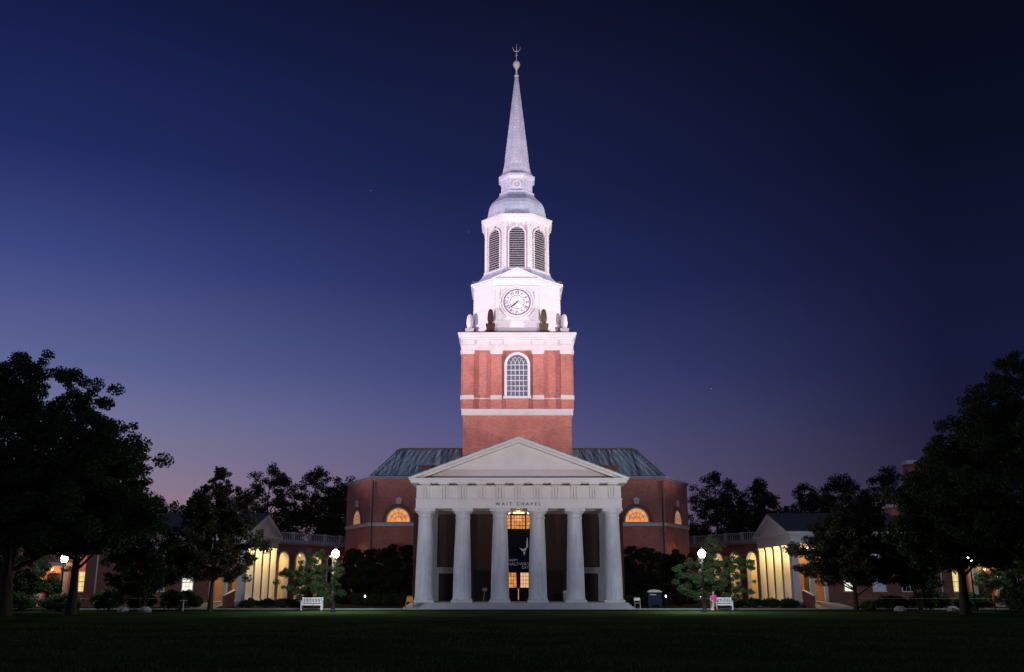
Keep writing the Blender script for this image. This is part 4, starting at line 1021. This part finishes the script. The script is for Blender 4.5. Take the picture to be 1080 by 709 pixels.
# litter bin and sign stand on the portico floor
t = thing('litter_bin', (4.05, 82.6, .1), 'grey round litter bin on the portico floor behind the fifth column', 'bin')
MB().lathe([(.22, .1), (.25, .16), (.27, .75), (.27, .8)], (4.0, 82.6), 18).build('body', 'granite', t)
MB().lathe([(.29, .8), (.29, .86), (.18, .98), (.05, 1.0)], (4.0, 82.6), 18).build('lid', 'grey_lead', t)
t = thing('sign_stand', (-2.9, 80.9, .1), 'thin metal sign stand in the second bay of the portico', 'sign stand')
MB().lathe([(.17, .1), (.17, .13), (.03, .16)], (-2.9, 80.9), 16).build('base', 'grey_lead', t)
MB().tube([(-2.9, 80.9, .14), (-2.8, 80.9, 1.05)], .02, 6).build('post', 'beige_plastic', t)
MB().box(-3.0, -2.6, 80.88, 80.9, .95, 1.2).build('panel', 'granite', t)
# garden path lights
for x, y, lab in ((14.1, 76.6, 'small glowing path light between the right lamp post and the bench'), (12.0, 80.2, 'small glowing path light at the foot of the right chapel bushes'), (-12.6, 80.6, 'small path light in the left chapel bed')):
    t = thing('path_light', (x, y, G), lab, 'path light', 'small path lights')
    MB().tube([(x, y, G), (x, y, G + .8)], .02, 6).build('stem', 'black_metal', t)
    MB().lathe([(.03, G + .8), (.06, G + .84), (.06, G + .96), (.02, G + .99)], (x, y), 10).build('head', 'garden_glow', t)
# boulders by the stems
for i, (x, y, r) in enumerate(((-27.6, 68.6, .33), (-26.0, 68.4, .36), (27.3, 70.8, .35), (31.0, 70.6, .33))):
    mb = MB(); rs = random.Random(i)
    rings = []
    for a in range(1, 6):
        ph = PI * a / 6; rings.append([(x + r * 1.2 * math.sin(ph) * math.cos(t) * rs.uniform(.85, 1.12), y + r * math.sin(ph) * math.sin(t) * rs.uniform(.85, 1.1), G + r * .35 - r * .75 * math.cos(ph)) for t in [2 * PI * j / 9 for j in range(9)]])
    mb.loft(rings)
    tag(mb.build('boulder', 'boulder', None, (x, y, G)), ('pale boulder left of the fanned tree stems', 'pale boulder right of the fanned tree stems', 'pale boulder under the right spreading tree', 'pale boulder before the right hall shrubs')[i], 'boulder', 'boulders on the lawn edge')
# thin rail fences at the lawn edges
for s in (-1, 1):
    sd = 'left' if s < 0 else 'right'
    a, b = (s * 24.6, s * 46)
    t = thing('rail_fence', (s * 30, 70, G), 'thin low rail fence along the %s edge of the lawn' % sd, 'fence', 'low rail fences')
    MB().tube([(a, 71.6, G + .86), (b, 69.6, G + .86)], .018, 6).build('rail', 'granite', t)
    for k in range(10):
        f = k / 9; x = a + (b - a) * f; y = 71.6 - 2 * f
        MB().tube([(x, y, G), (x, y, G + .9)], .03, 6).build('post', 'black_metal', t)
t = thing('marker_post', (-24.2, 70.9, G), 'short pale marker post beside the round dark shrub at left', 'post')
MB().tube([(-24.2, 70.9, G), (-24.2, 70.9, G + .8)], .035, 8).build('shaft', 'white_stone', t)
MB().box(-24.45, -23.95, 70.87, 70.93, G + .7, G + .74).build('cross_bar', 'white_stone', t)
# handrails of the porch paths
for s in (-1, 1):
    t = thing('handrail', (s * 24.5, 80, G), 'sloping brick cheek wall with rail beside the %s porch path' % ('left' if s < 0 else 'right'), 'handrail', 'porch path handrails')
    x0, x1 = sorted((s * 23.45, s * 23.6)) 
    MB().extr([(x0, 78.4, G), (x0, 81.2, G), (x0, 81.2, G + 1.35), (x0, 78.4, G + .95)], (x1 - x0, 0, 0)).build('cheek_wall', 'dark_brick', t)
    MB().extr([(x0 - .04, 78.35, G + .95), (x0 - .04, 81.2, G + 1.352), (x0 - .04, 81.2, G + 1.41), (x0 - .04, 78.35, G + 1.01)], (x1 - x0 + .08, 0, 0)).build('coping', 'white_stone', t)

# ================================================================== FLOODLIGHTS
for s in (-1, 1):
    loc = (s * 21, 36, G)
    t = thing('floodlight', loc, 'unseen black floodlight added to fill the chapel portico, %s of the view' % ('left' if s < 0 else 'right'), 'floodlight', 'added portico fill floods')
    MB().box(loc[0] - .4, loc[0] + .4, 35.8, 36.2, G, G + .08).tube([(loc[0], 36, G + .05), (loc[0], 36, G + .6)], .05, 8).build('stand', 'black_metal', t)
    MB().box(loc[0] - .35, loc[0] + .35, 35.75, 36.1, G + .5, G + .9).build('housing', 'black_metal', t)
    spot('front_fill', (loc[0], 36.25, G + 1.1), (s * -1.5, 80, 22.5), E_FRONT * (5.2 if s > 0 else 2.1), (1.0, .84, .80), 46, 1.0, .4, t)  # added fill light that brightens the columns and pediment

for s in (-1, 1):
    lx, ly, lz = s * 60, 72, 11.4
    t = thing('mast_floodlight', (lx, ly, G), 'tall floodlight mast before the brick hall at the far %s, aimed at the tower' % ('left' if s < 0 else 'right'), 'floodlight', 'floodlight masts')
    MB().tube([(lx, ly, G), (lx, ly, lz)], [.14, .08], 10).build('mast', 'black_metal', t)
    MB().box(lx - .35, lx + .35, ly - .2, ly + .2, lz, lz + .4).build('housing', 'black_metal', t)
    pink = (1.0, .79, .91) if s < 0 else (1.0, .83, .85)
    spot('tower_flood', (lx - s * .4, ly + .15, lz + .25), (0, 99, 35), E_TOWER * 31, pink, 46, 1.0, .35, t)
for s in (-1, 1):
    lx, ly, lz = s * 34, 30, 7.6
    t = thing('mast_floodlight', (lx, ly, G), 'unseen mast added on the near lawn at %s, with a fill light for the belfry' % ('left' if s < 0 else 'right'), 'floodlight', 'floodlight masts')
    MB().tube([(lx, ly, G), (lx, ly, lz)], [.12, .07], 10).build('mast', 'black_metal', t)
    MB().box(lx - .3, lx + .3, ly - .2, ly + .2, lz, lz + .4).build('housing', 'black_metal', t)
    spot('belfry_fill', (lx - s * .4, ly + .15, lz + .25), (0, 99, 41), E_TOWER * 10, (.98, .84, 1.0), 32, .9, .35, t)  # added frontal fill, softens the hard shadows on the clock stage
for o in bpy.data.objects:
    if '_o' in o: del o['_o']
